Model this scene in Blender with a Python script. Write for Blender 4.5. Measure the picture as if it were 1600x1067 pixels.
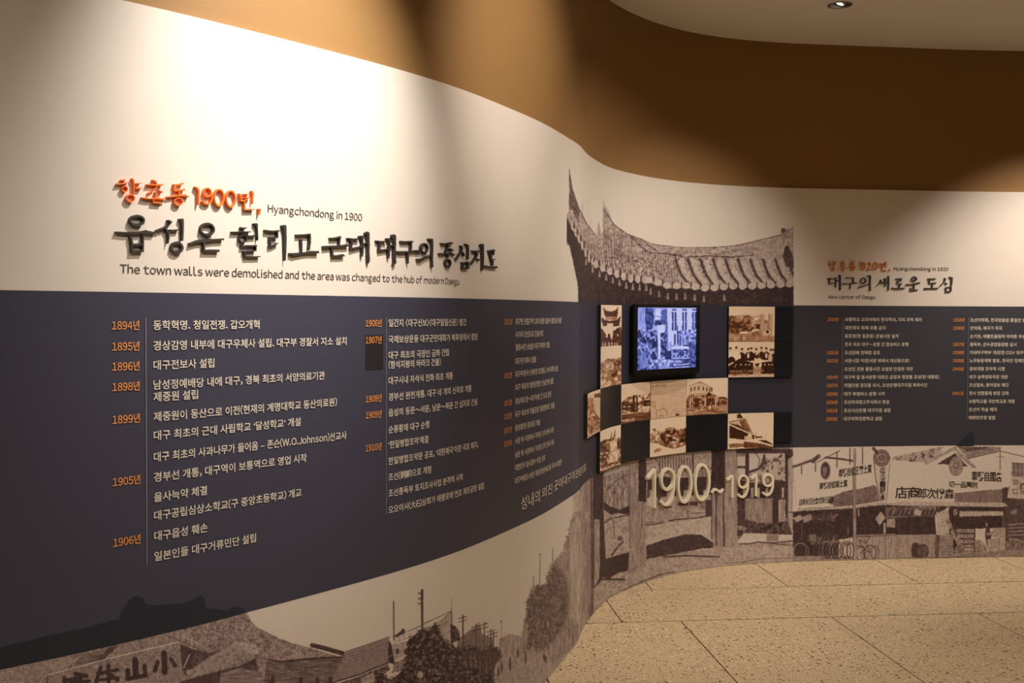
import bpy, bmesh, math, random
import numpy as np
from mathutils import Vector, Matrix

for o in list(bpy.data.objects):
    bpy.data.objects.remove(o)
SC = bpy.context.scene
COL = SC.collection
random.seed(7)
RNG = np.random.default_rng(11)

# ------------------------------------------------------------------ camera
EYE = 1.5
FPX = 1700.7
PITCH, ROLL = -0.0280863, 0.0046936
CEIL_Z, CREAM_Z, NAVY_Z, MURAL_Z = 3.097, 2.239, 1.541, 0.690
cam_d = bpy.data.cameras.new('camera')
cam = bpy.data.objects.new('camera', cam_d)
COL.objects.link(cam)
cam_d.sensor_width = 36.0
cam_d.lens = 36.0 * FPX / 1600.0
cam_d.clip_start = 0.05
cr, sr = math.cos(ROLL), math.sin(ROLL)
cp, sp = math.cos(PITCH), math.sin(PITCH)
def cam_dir(x, y, z):
    x, z = cr * x - sr * z, sr * x + cr * z
    return (x, cp * y - sp * z, sp * y + cp * z)
R_, U_, F_ = Vector(cam_dir(1, 0, 0)), Vector(cam_dir(0, 0, 1)), Vector(cam_dir(0, 1, 0))
M3 = Matrix((R_, U_, -F_)).transposed()
cam.matrix_world = Matrix.Translation((0, 0, EYE)) @ M3.to_4x4()
SC.camera = cam

# ------------------------------------------------------------------ world / exposure
w = bpy.data.worlds.new('world'); SC.world = w; w.use_nodes = True
w.node_tree.nodes['Background'].inputs[0].default_value = (0.30, 0.24, 0.18, 1)
w.node_tree.nodes['Background'].inputs[1].default_value = 0.05
SC.view_settings.view_transform = 'Standard'
SC.view_settings.look = 'None'
SC.view_settings.exposure = 0.0
SC.view_settings.gamma = 1.0
SC.view_settings.use_curve_mapping = False

# ceiling spot lamps: (x, y, aim x, aim y, aim z, watts, cone degrees, blend, colour)
WARM = (1.0, 0.90, 0.80)
WHITE = (1.0, 0.95, 0.89)

# ------------------------------------------------------------------ the wall's plan curve (arc length s -> x, y, heading)
SK = np.array([-.3, .3, .8, 1.3, 1.8, 2.2, 2.6, 2.85, 3.1, 3.35, 3.6, 3.85, 4.1, 4.4, 4.8, 5.3, 6.0, 6.8])
HD = np.array([0.5297, 0.80193, 0.90211, 0.9658, 1.12823, 1.17509, 1.26424, 1.2842, 1.38901, 1.28972, 1.24611,
               1.0422576, 0.9265152, 0.7255326, 0.4274625, 0.1565327, 0.1361630, -0.0037652])
def nat(k, y, x):
    n = len(k); h = np.diff(k); A = np.zeros((n, n)); b = np.zeros(n); A[0, 0] = A[-1, -1] = 1
    for i in range(1, n - 1):
        A[i, i-1] = h[i-1]; A[i, i] = 2 * (h[i-1] + h[i]); A[i, i+1] = h[i]
        b[i] = 6 * ((y[i+1] - y[i]) / h[i] - (y[i] - y[i-1]) / h[i-1])
    m = np.linalg.solve(A, b); i = np.clip(np.searchsorted(k, x) - 1, 0, n - 2); t = x - k[i]; hh = h[i]
    return y[i] + t*((y[i+1]-y[i])/hh - hh*(2*m[i]+m[i+1])/6) + t*t*m[i]/2 + t**3*(m[i+1]-m[i])/(6*hh)
S0, S1 = -4.0, 10.0
DS = 0.005
SS = np.arange(S0, S1 + DS / 2, DS)
TH = nat(SK, HD, np.clip(SS, 0.0, 6.75))
CX = np.r_[0, np.cumsum((np.cos(TH[1:]) + np.cos(TH[:-1])) / 2 * DS)]
CY = np.r_[0, np.cumsum((np.sin(TH[1:]) + np.sin(TH[:-1])) / 2 * DS)]
i0 = int(round(-S0 / DS))
CX += -1.19837 - CX[i0]; CY += 2.379426 - CY[i0]
def wall(s, z, off=0.0):
    """points on the wall at arc length s, height z, off metres proud of it"""
    s = np.asarray(s, float); z = np.asarray(z, float) + 0 * s; s = s + 0 * z
    th = np.interp(s, SS, TH)
    return np.stack([np.interp(s, SS, CX) + off * np.sin(th), np.interp(s, SS, CY) - off * np.cos(th), z], -1)
def ray(u, v):
    x = (np.asarray(u, float) - 800) / FPX; z = -(np.asarray(v, float) - 533.5) / FPX
    x, z = cr * x - sr * z, sr * x + cr * z
    return x, cp - sp * z, sp + cp * z
_in = (SS > -0.6) & (SS < 7.4)
_ofc = {}
def W(u, v, off=0.0):
    """measured point of the photograph -> (s, z) on the wall"""
    if off not in _ofc:
        P = wall(SS[_in], 0, off); _ofc[off] = (P[:, 0] / P[:, 1], P[:, 1])
    az, Y = _ofc[off]
    x, y, z = ray(u, v); a = x / y
    return np.interp(a, az, SS[_in]), EYE + z / y * np.interp(a, az, Y)
MW = np.array(M3)
def project(P):
    d = (P - np.array([0, 0, EYE])) @ MW
    return 800 + FPX * d[..., 0] / -d[..., 2], 533.5 - FPX * d[..., 1] / -d[..., 2]

# ------------------------------------------------------------------ materials
def lin(c):
    return tuple(((x / 255) / 12.92 if x / 255 <= 0.04045 else ((x / 255 + 0.055) / 1.055) ** 2.4) for x in c)
def mat(name, rgb, rough=0.6, metal=0.0, noise=0.0, nscale=40.0, bump=0.0, spec=0.5, coat=0.0):
    m = bpy.data.materials.new(name); m.use_nodes = True
    nt = m.node_tree; b = nt.nodes['Principled BSDF']
    c = lin(rgb)
    b.inputs['Roughness'].default_value = rough; b.inputs['Metallic'].default_value = metal
    b.inputs['Specular IOR Level'].default_value = spec
    b.inputs['Coat Weight'].default_value = coat
    g = nt.nodes.new('ShaderNodeNewGeometry')
    n = nt.nodes.new('ShaderNodeTexNoise'); n.inputs['Scale'].default_value = nscale; n.inputs['Detail'].default_value = 4
    nt.links.new(g.outputs['Position'], n.inputs['Vector'])
    r = nt.nodes.new('ShaderNodeValToRGB')
    r.color_ramp.elements[0].position = 0.3; r.color_ramp.elements[1].position = 0.7
    r.color_ramp.elements[0].color = tuple(x * (1 - noise) for x in c) + (1,)
    r.color_ramp.elements[1].color = tuple(min(1, x * (1 + noise)) for x in c) + (1,)
    nt.links.new(n.outputs['Fac'], r.inputs['Fac']); nt.links.new(r.outputs['Color'], b.inputs['Base Color'])
    if bump:
        bp = nt.nodes.new('ShaderNodeBump'); bp.inputs['Strength'].default_value = bump; bp.inputs['Distance'].default_value = 0.002
        nt.links.new(n.outputs['Fac'], bp.inputs['Height']); nt.links.new(bp.outputs['Normal'], b.inputs['Normal'])
    return m
def print_mat(name, rough=0.55, emit=0.0, spec=0.4):
    m = bpy.data.materials.new(name); m.use_nodes = True
    nt = m.node_tree; b = nt.nodes['Principled BSDF']
    a = nt.nodes.new('ShaderNodeAttribute'); a.attribute_name = 'Col'
    b.inputs['Roughness'].default_value = rough; b.inputs['Specular IOR Level'].default_value = spec
    if emit:
        b.inputs['Base Color'].default_value = (0.01, 0.01, 0.012, 1)
        nt.links.new(a.outputs['Color'], b.inputs['Emission Color']); b.inputs['Emission Strength'].default_value = emit
    else:
        nt.links.new(a.outputs['Color'], b.inputs['Base Color'])
    return m
PAPER = (226, 214, 201)
M_CREAM = mat('cream_wall_film', PAPER, 0.6, noise=0.012, nscale=9, spec=0.25)
M_BROWN = mat('ochre_brown_paint', (150, 113, 68), 0.62, noise=0.03, nscale=120, bump=0.08, spec=0.3)
M_CEIL = mat('ceiling_paint', (236, 228, 218), 0.85, noise=0.01, nscale=60)
M_NAVY = mat('navy_film', (66, 65, 80), 0.5, noise=0.03, nscale=200, spec=0.35)
M_NAVY2 = mat('darker_navy_film', (51, 50, 63), 0.5, noise=0.03, nscale=200, spec=0.35)
M_NAVY3 = mat('slate_film', (62, 60, 68), 0.5, noise=0.03, nscale=200, spec=0.35)
M_SILH = mat('dark_silhouette_film', (44, 47, 58), 0.5, noise=0.05, nscale=150, spec=0.3)
M_PATCH = mat('dark_patch', (43, 41, 43), 0.45, noise=0.04)
M_BLACK = mat('black_board', (24, 25, 31), 0.4, noise=0.05, spec=0.4)
M_EDGE = mat('board_edge_black', (14, 13, 13), 0.5)
M_WTXT = mat('ivory_lettering', (226, 214, 196), 0.5)
M_OTXT = mat('orange_lettering', (238, 154, 76), 0.5)
M_DTXT = mat('brown_black_lettering', (78, 62, 56), 0.6)
M_RULE = mat('pale_rule', (146, 140, 144), 0.5)
M_ORANGE = mat('orange_raised_letter', (245, 128, 48), 0.45, noise=0.03)
M_ORANGE2 = mat('ochre_raised_letter', (208, 122, 40), 0.5, noise=0.04)
M_CHAR = mat('charcoal_raised_letter', (52, 47, 42), 0.6, noise=0.25, nscale=180, bump=0.4)
M_IVORY = mat('ivory_raised_digit', (242, 231, 204), 0.45)
M_INK = mat('sign_ink', (58, 42, 42), 0.6)
M_INK2 = mat('faded_sign_ink', (98, 76, 72), 0.6)
M_PRINT = print_mat('mural_print')
M_PHOTO = print_mat('sepia_photo_print', 0.4)
M_SCREEN = print_mat('lit_screen', 0.25, emit=0.85)
M_FRAME = mat('monitor_casing_black', (14, 13, 14), 0.35)
M_METAL = mat('brushed_trim_metal', (150, 142, 132), 0.35, metal=0.8)
M_CAN = mat('dark_reflector', (150, 138, 122), 0.4, metal=0.6)
M_OTHER = mat('room_wall_paint', (176, 158, 134), 0.8)
M_JOINT = mat('floor_joint', (44, 32, 18), 0.8)
def lamp_mat():
    m = bpy.data.materials.new('lamp_glow'); m.use_nodes = True
    b = m.node_tree.nodes['Principled BSDF']
    b.inputs['Emission Color'].default_value = (1, 0.93, 0.85, 1); b.inputs['Emission Strength'].default_value = 9
    return m
M_LAMP = lamp_mat()
def terrazzo():
    m = bpy.data.materials.new('terrazzo'); m.use_nodes = True
    nt = m.node_tree; b = nt.nodes['Principled BSDF']; L = nt.links.new
    g = nt.nodes.new('ShaderNodeNewGeometry')
    def vor(scale, hi, lo):
        n0 = nt.nodes.new('ShaderNodeTexNoise'); n0.inputs['Scale'].default_value = scale * 1.7; n0.inputs['Detail'].default_value = 1
        L(g.outputs['Position'], n0.inputs['Vector'])
        mx = nt.nodes.new('ShaderNodeMix'); mx.data_type = 'VECTOR'; mx.inputs[0].default_value = 0.012
        L(g.outputs['Position'], mx.inputs[4]); L(n0.outputs['Color'], mx.inputs[5])
        v = nt.nodes.new('ShaderNodeTexVoronoi'); v.inputs['Scale'].default_value = scale
        L(mx.outputs[1], v.inputs['Vector'])
        sx = nt.nodes.new('ShaderNodeSeparateColor'); L(v.outputs['Color'], sx.inputs[0])
        a = nt.nodes.new('ShaderNodeMath'); a.operation = 'GREATER_THAN'; a.inputs[1].default_value = hi; L(sx.outputs[0], a.inputs[0])
        d = nt.nodes.new('ShaderNodeMath'); d.operation = 'LESS_THAN'; d.inputs[1].default_value = lo; L(v.outputs['Distance'], d.inputs[0])
        p = nt.nodes.new('ShaderNodeMath'); p.operation = 'MULTIPLY'; L(a.outputs[0], p.inputs[0]); L(d.outputs[0], p.inputs[1])
        return p.outputs[0]
    n = nt.nodes.new('ShaderNodeTexNoise'); n.inputs['Scale'].default_value = 120; n.inputs['Detail'].default_value = 5
    L(g.outputs['Position'], n.inputs['Vector'])
    r = nt.nodes.new('ShaderNodeValToRGB')
    r.color_ramp.elements[0].position = 0.34; r.color_ramp.elements[0].color = lin((194, 169, 128)) + (1,)
    r.color_ramp.elements[1].position = 0.64; r.color_ramp.elements[1].color = lin((230, 207, 166)) + (1,)
    L(n.outputs['Fac'], r.inputs['Fac'])
    c = r.outputs['Color']
    for sc, hi, lo, col in ((70, 0.80, 0.40, (158, 128, 88)), (46, 0.86, 0.30, (72, 52, 30)), (105, 0.80, 0.34, (92, 68, 42)), (60, 0.92, 0.4, (240, 222, 186))):
        mx = nt.nodes.new('ShaderNodeMix'); mx.data_type = 'RGBA'
        L(vor(sc, hi, lo), mx.inputs[0]); L(c, mx.inputs[6]); mx.inputs[7].default_value = lin(col) + (1,); c = mx.outputs[2]
    L(c, b.inputs['Base Color']); b.inputs['Roughness'].default_value = 0.33; b.inputs['Specular IOR Level'].default_value = 0.4
    return m
M_TERR = terrazzo()

# ------------------------------------------------------------------ object helpers
def link(o, parent=None):
    COL.objects.link(o)
    if parent: o.parent = parent
    return o
def mesh_obj(name, verts, faces, m, parent=None, loc=None, smooth=False):
    """verts in world metres; the mesh is stored relative to its parent (or to loc)"""
    base = np.array(parent['_loc']) if parent is not None else np.array(loc if loc is not None else (0, 0, 0), float)
    me = bpy.data.meshes.new(name)
    me.from_pydata((np.asarray(verts, float) - base).tolist(), [], [list(map(int, f)) for f in faces])
    me.materials.append(m)
    if smooth: me.polygons.foreach_set('use_smooth', [True] * len(me.polygons))
    me.update()
    o = bpy.data.objects.new(name, me)
    if parent is None: o.location = base
    o['_loc'] = list(base)
    return link(o, parent)
def thing(name, label, cat, loc, group=None):
    o = bpy.data.objects.new(name, None); o.location = [float(x) for x in loc]; o.empty_display_size = 0.1
    o['label'] = label; o['category'] = cat; o['_loc'] = [float(x) for x in loc]
    if group: o['group'] = group
    return link(o)
def struct(o):
    o['kind'] = 'structure'; return o
def strip(s0, s1, z0, z1, off, ds=0.04, dz=None, thick=None):
    """a patch of curved surface; with thick it becomes a closed slab reaching back by thick"""
    n = max(2, int((s1 - s0) / ds) + 1); s = np.linspace(s0, s1, n)
    A = [wall(s, z0, off), wall(s, z1, off)]
    V = np.concatenate(A); F = [(i, i + 1, n + i + 1, n + i) for i in range(n - 1)]
    if thick:
        V = np.concatenate([V, wall(s, z0, off - thick), wall(s, z1, off - thick)])
        F += [(2*n + i + 1, 2*n + i, 3*n + i, 3*n + i + 1) for i in range(n - 1)]
        F += [(n + i, n + i + 1, 3*n + i + 1, 3*n + i) for i in range(n - 1)]
        F += [(i + 1, i, 2*n + i, 2*n + i + 1) for i in range(n - 1)]
        F += [(0, n, 3*n, 2*n), (n - 1, 3*n - 1, 4*n - 1, 2*n - 1)]
    return V, F
def box(x0, x1, y0, y1, z0, z1):
    V = [(x, y, z) for z in (z0, z1) for y in (y0, y1) for x in (x0, x1)]
    return V, [(0, 2, 3, 1), (4, 5, 7, 6), (0, 1, 5, 4), (2, 6, 7, 3), (0, 4, 6, 2), (1, 3, 7, 5)]

# ------------------------------------------------------------------ the setting
V, F = strip(S0, S1, -0.0, CEIL_Z + 0.03, -0.014, 0.03, thick=0.12)
struct(mesh_obj('wall_front', V, F, M_BROWN, smooth=False))
V, F = strip(S0, S1, 0.002, CREAM_Z, 0.0, 0.02, thick=0.0135)
struct(mesh_obj('wall_front_lower', V, F, M_CREAM))
for nm in ('wall_front', 'wall_front_lower'):
    me = bpy.data.objects[nm].data
    me.polygons.foreach_set('use_smooth', [abs(p.normal.z) < 0.5 for p in me.polygons])
    me.set_sharp_from_angle(angle=0.5) if hasattr(me, 'set_sharp_from_angle') else None
RX0, RX1, RY0, RY1 = -4.0, 6.0, -3.2, 7.6
V, F = box(RX0 - .12, RX0, RY0, RY1, 0, CEIL_Z); struct(mesh_obj('wall_left', V, F, M_OTHER))
V, F = box(RX1, RX1 + .12, RY0, RY1, 0, CEIL_Z); struct(mesh_obj('wall_right', V, F, M_OTHER))
V, F = box(RX0 - .12, RX1 + .12, RY0 - .12, RY0, 0, CEIL_Z); struct(mesh_obj('wall_back', V, F, M_OTHER))

# floor: large terrazzo slabs laid at 6 degrees, with dark recessed joints
PHI = 0.10577
ca, sa = math.cos(PHI), math.sin(PHI)
def fl(a, b): return (a * ca - b * sa, a * sa + b * ca)
V, F = box(RX0 - .12, RX1 + .12, RY0 - .12, RY1, -0.06, -0.004)
floor = struct(mesh_obj('floor', V, F, M_JOINT))
rows = [(-4.0, -2.5, 0.05), (-2.5, -0.98, .4), (-0.98, 0.55, 0.02), (0.55, 2.07, 0.42), (2.07, 3.6, 0.02), (3.6, 5.127, -0.145), (5.127, 5.72, None), (5.72, 6.315, -0.145), (6.315, 7.2, 0.2), (7.2, 8.2, 0.0)]
G, GB = 0.003, 0.0055
for b0, b1, ph0 in rows:
    if ph0 is None:
        edges = [-4.6, -3.07, -1.54, -0.44, 1.086, 4.146, 5.68, 7.2]
    else:
        edges = [ph0 + 0.7595 * k for k in range(-6, 10)]
    for a0, a1 in zip(edges[:-1], edges[1:]):
        cxm, cym = fl((a0 + a1) / 2, (b0 + b1) / 2)
        if not (RX0 - .4 < cxm < RX1 + .4 and RY0 - .4 < cym < RY1 + .3): continue
        q = [fl(a0 + G, b0 + GB), fl(a1 - G, b0 + GB), fl(a1 - G, b1 - GB), fl(a0 + G, b1 - GB)]
        V = [(x, y, z) for z in (-0.02, 0.0) for x, y in q]
        mesh_obj('floor_tile', V, [(0, 3, 2, 1), (4, 5, 6, 7), (0, 1, 5, 4), (1, 2, 6, 5), (2, 3, 7, 6), (3, 0, 4, 7)], M_TERR, floor)

# ------------------------------------------------------------------ lamps (recessed adjustable downlights)
LAMPS = [
    # x, y, what it is aimed at: ('w', s, z) on the wall or ('p', x, y, z), watts, cone degrees, blend, colour
    (1.695, 5.70, ('w', 4.1, 0.2), 62, 84, 1.0, WARM),
    (0.24, 2.40, ('w', 0.86, 2.05), 235, 54, 1.0, WHITE),
    (0.95, 3.15, ('w', 2.15, 2.35), 110, 58, 1.0, WARM),
    (3.62, 5.72, ('w', 6.6, 0.75), 230, 72, 1.0, WARM),
    (1.75, 4.20, ('w', 3.8, 0.95), 125, 78, 1.0, WARM),
    (-0.5, 0.2, ('p', -0.8, 1.5, 0.0), 90, 120, 1.0, WARM),  # added fill, out of view: lifts the lower left wall
    (0.9, 1.6, ('p', 0.6, 2.8, 0.0), 140, 116, 1.0, WARM),  # unseen wide flood, added to raise the general light
    (2.3, 3.6, ('p', 2.3, 4.7, 0.0), 85, 112, 1.0, WARM),  # extra fill lamp outside the frame, added to brighten the right side
]
V, F = box(RX0 - .12, RX1 + .12, RY0 - .12, RY1, CEIL_Z, CEIL_Z + 0.03)
ceil_o = struct(mesh_obj('ceiling', V, F, M_CEIL))
def ring_verts(r, z, n=32, c=(0, 0)):
    return [(c[0] + r * math.cos(2*math.pi*k/n), c[1] + r * math.sin(2*math.pi*k/n), z) for k in range(n)]
cv, cf = [], []
for L in LAMPS:
    b = len(cv); cv += ring_verts(0.052, CEIL_Z - 0.05, 32, L[:2]) + ring_verts(0.052, CEIL_Z + 0.08, 32, L[:2])
    cf += [tuple(b + k for k in reversed(range(32))), tuple(b + 32 + k for k in range(32))]
    cf += [(b + k, b + (k+1) % 32, b + 32 + (k+1) % 32, b + 32 + k) for k in range(32)]
cut = mesh_obj('cutter', cv, cf, M_CEIL)
bm_ = ceil_o.modifiers.new('holes', 'BOOLEAN'); bm_.object = cut; bm_.operation = 'DIFFERENCE'; bm_.solver = 'EXACT'
dg = bpy.context.evaluated_depsgraph_get()
nm_ = bpy.data.meshes.new_from_object(ceil_o.evaluated_get(dg), depsgraph=dg)
ceil_o.modifiers.clear(); ceil_o.data = nm_
bpy.data.objects.remove(cut)
def lathe(prof, n=32, c=(0, 0, 0), M=None):
    V, F = [], []
    for r, z in prof:
        V += ring_verts(r, z, n)
    for j in range(len(prof) - 1):
        F += [(j*n + k, j*n + (k+1) % n, (j+1)*n + (k+1) % n, (j+1)*n + k) for k in range(n)]
    V = np.array(V)
    if M is not None: V = V @ np.array(M).T
    return V + np.array(c), F
lamp_labels = ['small round recessed downlight lit in the white ceiling', 'recessed ceiling downlight aimed at the large heading lettering',
    'recessed ceiling downlight washing the convex bend of the wall', 'recessed ceiling downlight aimed at the right timeline panel',
    'recessed ceiling downlight in front of the photo boards', 'unseen ceiling downlight added as fill, left of the viewpoint',
    'unseen ceiling downlight added as fill, right of the viewpoint', 'unseen ceiling downlight added as fill at the far right of the corridor']
for L, lb in zip(LAMPS, lamp_labels):
    x, y, aim, watts, cone, blend, colr = L
    t = thing('downlight', lb, 'lamp', (x, y, CEIL_Z), 'recessed ceiling downlights')
    V, F = lathe([(0.0505, 0.03), (0.0505, -0.002), (0.052, -0.004), (0.062, -0.004), (0.064, -0.0015), (0.064, 0.0)], c=(x, y, CEIL_Z))
    mesh_obj('trim_ring', V, F, M_METAL, t, smooth=True)
    V, F = lathe([(0.0503, 0.001), (0.046, 0.05), (0.044, 0.075), (0.0, 0.0755)], c=(x, y, CEIL_Z))
    mesh_obj('reflector', V, [tuple(reversed(f)) for f in F], M_CAN, t, smooth=True)
    if aim[0] == 'w': A = Vector(wall(aim[1], aim[2], 0).tolist())
    else: A = Vector(aim[1:])
    P = Vector((x, y, CEIL_Z + 0.008))
    d = (A - P).normalized()
    tilt = Vector((d.x, d.y, d.z * 0.9)).normalized()
    Q = tilt.to_track_quat('-Z', 'Y').to_matrix()
    V, F = lathe([(0.0, -0.002), (0.03, -0.002), (0.034, 0.003), (0.034, 0.016), (0.0, 0.018)], 24, c=tuple(P), M=Q)
    mesh_obj('lamp_body', V, F, M_CAN, t, smooth=True)
    V, F = lathe([(0.0, -0.003), (0.020, -0.003)], 24, c=tuple(P), M=Q)
    mesh_obj('lamp_face', V, F, M_LAMP, t)
    ld = bpy.data.lights.new('spot_beam', 'SPOT'); ld.energy = watts; ld.spot_size = math.radians(cone); ld.spot_blend = blend
    ld.color = colr; ld.shadow_soft_size = 0.012
    lo = bpy.data.objects.new('spot_beam', ld); lo.parent = t
    lo.location = (0, 0, -0.012); lo.rotation_euler = (A - Vector((x, y, CEIL_Z - 0.012))).to_track_quat('-Z', 'Y').to_euler()
    COL.objects.link(lo)

# ------------------------------------------------------------------ the paint canvas for the printed photographs
K = 2
CW, CH = 1760 * K, 1180 * K
INK = np.full((CH, CW), 0.12, np.float32)
def noise(sx, sy, seed):
    r = np.random.default_rng(seed)
    h, w_ = int(CH / sy) + 2, int(CW / sx) + 2
    a = r.random((h, w_), dtype=np.float32) - 0.5
    y = np.arange(CH) / sy; x = np.arange(CW) / sx
    yi, xi = y.astype(int), x.astype(int); fy, fx = (y - yi)[:, None].astype(np.float32), (x - xi)[None].astype(np.float32)
    a0 = a[yi] * (1 - fy) + a[yi + 1] * fy
    return a0[:, xi] * (1 - fx) + a0[:, xi + 1] * fx
NF = noise(1.6, 1.6, 1); NM = noise(6, 6, 2); NB = noise(26, 26, 3); NV = noise(2.2, 26, 4); NH = noise(18, 2.4, 5)
NG = noise(1.6, 1.6, 7); NN = noise(6, 6, 8)
NZ = {'f': NF * .7 + NM * .5, 'm': NF * .35 + NM * 1.0, 'b': NB * .9 + NM * .6 + NF * .4, 'v': NV * .9 + NF * .3, 'h': NH * .9 + NF * .3, 's': np.where(NM + NF * .8 > .22, 1.2, -.1).astype(np.float32)}
class Brush:
    """draws in the coordinates of one measured crop: origin ox, oy and scale"""
    def __init__(s, ox, oy, sc, vmap=None):
        s.ox, s.oy, s.sc = ox, oy, sc
    def c(s, pts):
        p = np.array(pts, float).reshape(-1, 2) / s.sc + (s.ox, s.oy)
        return p * K
    def _box(s, p, m):
        x0, y0 = np.floor(p.min(0) - m).astype(int); x1, y1 = np.ceil(p.max(0) + m).astype(int) + 1
        x0, y0, x1, y1 = max(0, x0), max(0, y0), min(CW, x1), min(CH, y1)
        if x1 <= x0 or y1 <= y0: return None
        yy, xx = np.mgrid[y0:y1, x0:x1]
        return (slice(y0, y1), slice(x0, x1)), xx + .5, yy + .5
    def _put(s, sl, mask, v, nz, na):
        t = INK[sl]; val = v
        if nz: val = v + NZ[nz][sl] * na
        INK[sl] = t * (1 - mask) + val * mask
    def poly(s, pts, v, nz=None, na=.3, a=1.0, rough=None):
        p = s.c(pts); b = s._box(p, 1 + (rough or 2) * 1.4)
        if b is None: return
        sl, X, Y = b; m = np.zeros(X.shape, bool)
        rough = (1.6 if nz else 0) if rough is None else rough
        if rough: X = X + (NF[sl] * .8 + NM[sl] * .6) * rough * 2; Y = Y + (NG[sl] * .8 + NN[sl] * .6) * rough * 2
        q = np.roll(p, -1, 0)
        for (x0, y0), (x1, y1) in zip(p, q):
            if y0 == y1: continue
            m ^= ((Y >= min(y0, y1)) & (Y < max(y0, y1)) & (X < x0 + (Y - y0) * (x1 - x0) / (y1 - y0)))
        s._put(sl, m.astype(np.float32) * a, v, nz, na)
    def line(s, pts, wd, v, nz=None, na=.3, a=1.0):
        p = s.c(pts); hw = max(wd / s.sc * K / 2, .45)
        for A, B in zip(p[:-1], p[1:]):
            b = s._box(np.array([A, B]), hw + 1.5)
            if b is None: continue
            sl, X, Y = b; d = B - A; L2 = max(d @ d, 1e-6)
            t = np.clip(((X - A[0]) * d[0] + (Y - A[1]) * d[1]) / L2, 0, 1)
            D = np.hypot(X - A[0] - t * d[0], Y - A[1] - t * d[1])
            s._put(sl, np.clip(hw + .5 - D, 0, 1).astype(np.float32) * a, v, nz, na)
    def ell(s, cx, cy, rx, ry, v, ring=0, nz=None, na=.3, a=1.0):
        p = s.c([(cx - rx, cy - ry), (cx + rx, cy + ry)]); b = s._box(p, ring / s.sc * K + 1)
        if b is None: return
        sl, X, Y = b; c0 = (p[0] + p[1]) / 2; r = (p[1] - p[0]) / 2
        q = np.hypot((X - c0[0]) / r[0], (Y - c0[1]) / r[1])
        if ring:
            m = np.clip(ring / s.sc * K / 2 + .5 - abs(q - 1) * min(r), 0, 1)
        else: m = np.clip((1 - q) * min(r) + .5, 0, 1)
        s._put(sl, m.astype(np.float32) * a, v, nz, na)
    def grad(s, x0, y0, x1, y1, v0, v1, vert=False, nz=None, na=.2):
        p = s.c([(x0, y0), (x1, y1)]); b = s._box(p, 0)
        if b is None: return
        sl, X, Y = b
        t = (Y - p[0, 1]) / (p[1, 1] - p[0, 1]) if vert else (X - p[0, 0]) / (p[1, 0] - p[0, 0])
        s._put(sl, 1.0, v0 + (v1 - v0) * t, nz, na)
def R(x0, y0, x1, y1): return [(x0, y0), (x1, y0), (x1, y1), (x0, y1)]

# ---- mural 1: sweeping tiled roof
B = Brush(880, 250, 4.2105)
INK[215*K:480*K, 830*K:1245*K] = -1.0
out = [(40,60),(50,130),(66,195),(85,255),(110,320),(135,370),(160,420),(190,460),(220,500),(228,420),(236,395),(243,430),(250,490),(262,470),(264,330),(266,250),(275,300),(298,330),(320,390),(350,435),(410,480),(480,512),(600,550),(700,566),(800,572),(1000,570),(1150,556),(1300,520),(1400,500),(1432,486),(1430,455),(1450,446),(1500,452),(1508,425),(1518,432),(1518,955),(105,935),(98,830),(75,690),(62,640),(40,560),(22,555),(14,500),(14,400),(22,350),(38,335)]
B.poly(out, 0.36, 'f', .45)
B.line([(40,62),(60,190),(105,320),(160,425),(222,505)], 7, .75, 'f')
B.line([(128,290),(130,340)], 4, .7); B.line([(183,390),(178,440)], 4, .6)
B.poly([(40,80),(75,250),(110,330),(100,420),(60,330),(38,330)], .7, 'f', .4)
# ridge shading and cracks
B.line([(270,330),(330,420),(420,485),(600,556),(800,576),(1000,574),(1150,560),(1300,524),(1430,492)], 8, .6, 'f', .5)
for k in range(26):
    x = random.uniform(300, 1400); y = np.interp(x, [300,600,800,1100,1400], [430,560,580,570,520]) + random.uniform(12, 60)
    B.line([(x, y), (x + random.uniform(20, 90), y + random.uniform(-6, 14))], 4, .68, 'f')
B.line([(430,490),(480,540),(560,610),(680,615),(800,640),(960,630),(1100,640),(1250,625)], 7, .82, 'm', .5)
B.line([(440,500),(520,520),(560,560),(620,600)], 6, .8, 'm', .5)
for k in range(60):
    x = random.uniform(260, 470); B.line([(x, 430 + (x-260)*.5 + random.uniform(0, 120)), (x + 4, 560 + random.uniform(-60, 120))], 5, .62, 'f', .5)
# tile ribs
exs = [30, 110, 160, 220, 300, 430, 560, 700, 800, 950, 1100, 1250, 1400, 1518]
eys = [380, 530, 640, 690, 730, 780, 790, 830, 825, 845, 830, 830, 820, 815]
EY = lambda x: float(np.interp(x, exs, eys))
for x in range(120, 760, 17):
    y1 = EY(x) - 12; y0 = y1 - np.interp(x, [120, 300, 760], [60, 150, 190])
    B.line([(x - 8, y0), (x + random.uniform(-4, 4), (y0+y1)/2), (x + 6, y1)], 5, .66, 'f', .6)
for k in range(200):
    x = random.uniform(300, 1000); y = random.uniform(640, 760); B.ell(x, y, 4, 6, random.choice([.15, .75, .8]))
for x in range(740, 1520, 82):
    y1 = EY(x + 70)
    B.line([(x, 655), (x + 14, 700), (x + 38, 760), (x + 85, y1 - 18)], 17, .84, 'f', .3)
    B.line([(x + 38, 670), (x + 55, 730), (x + 85, 780), (x + 118, y1 - 10)], 30, .26, 'f', .3)
B.poly([(1455,570),(1480,560),(1518,650),(1518,720),(1470,700),(1445,640)], .82, 'f')
B.poly([(1250,540),(1440,500),(1450,560),(1440,640),(1290,640)], .32, 'f', .3)
B.line([(1440,600),(1475,520),(1518,560)], 10, .2); B.ell(1447, 462, 15, 18, .7, nz='f')
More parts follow.
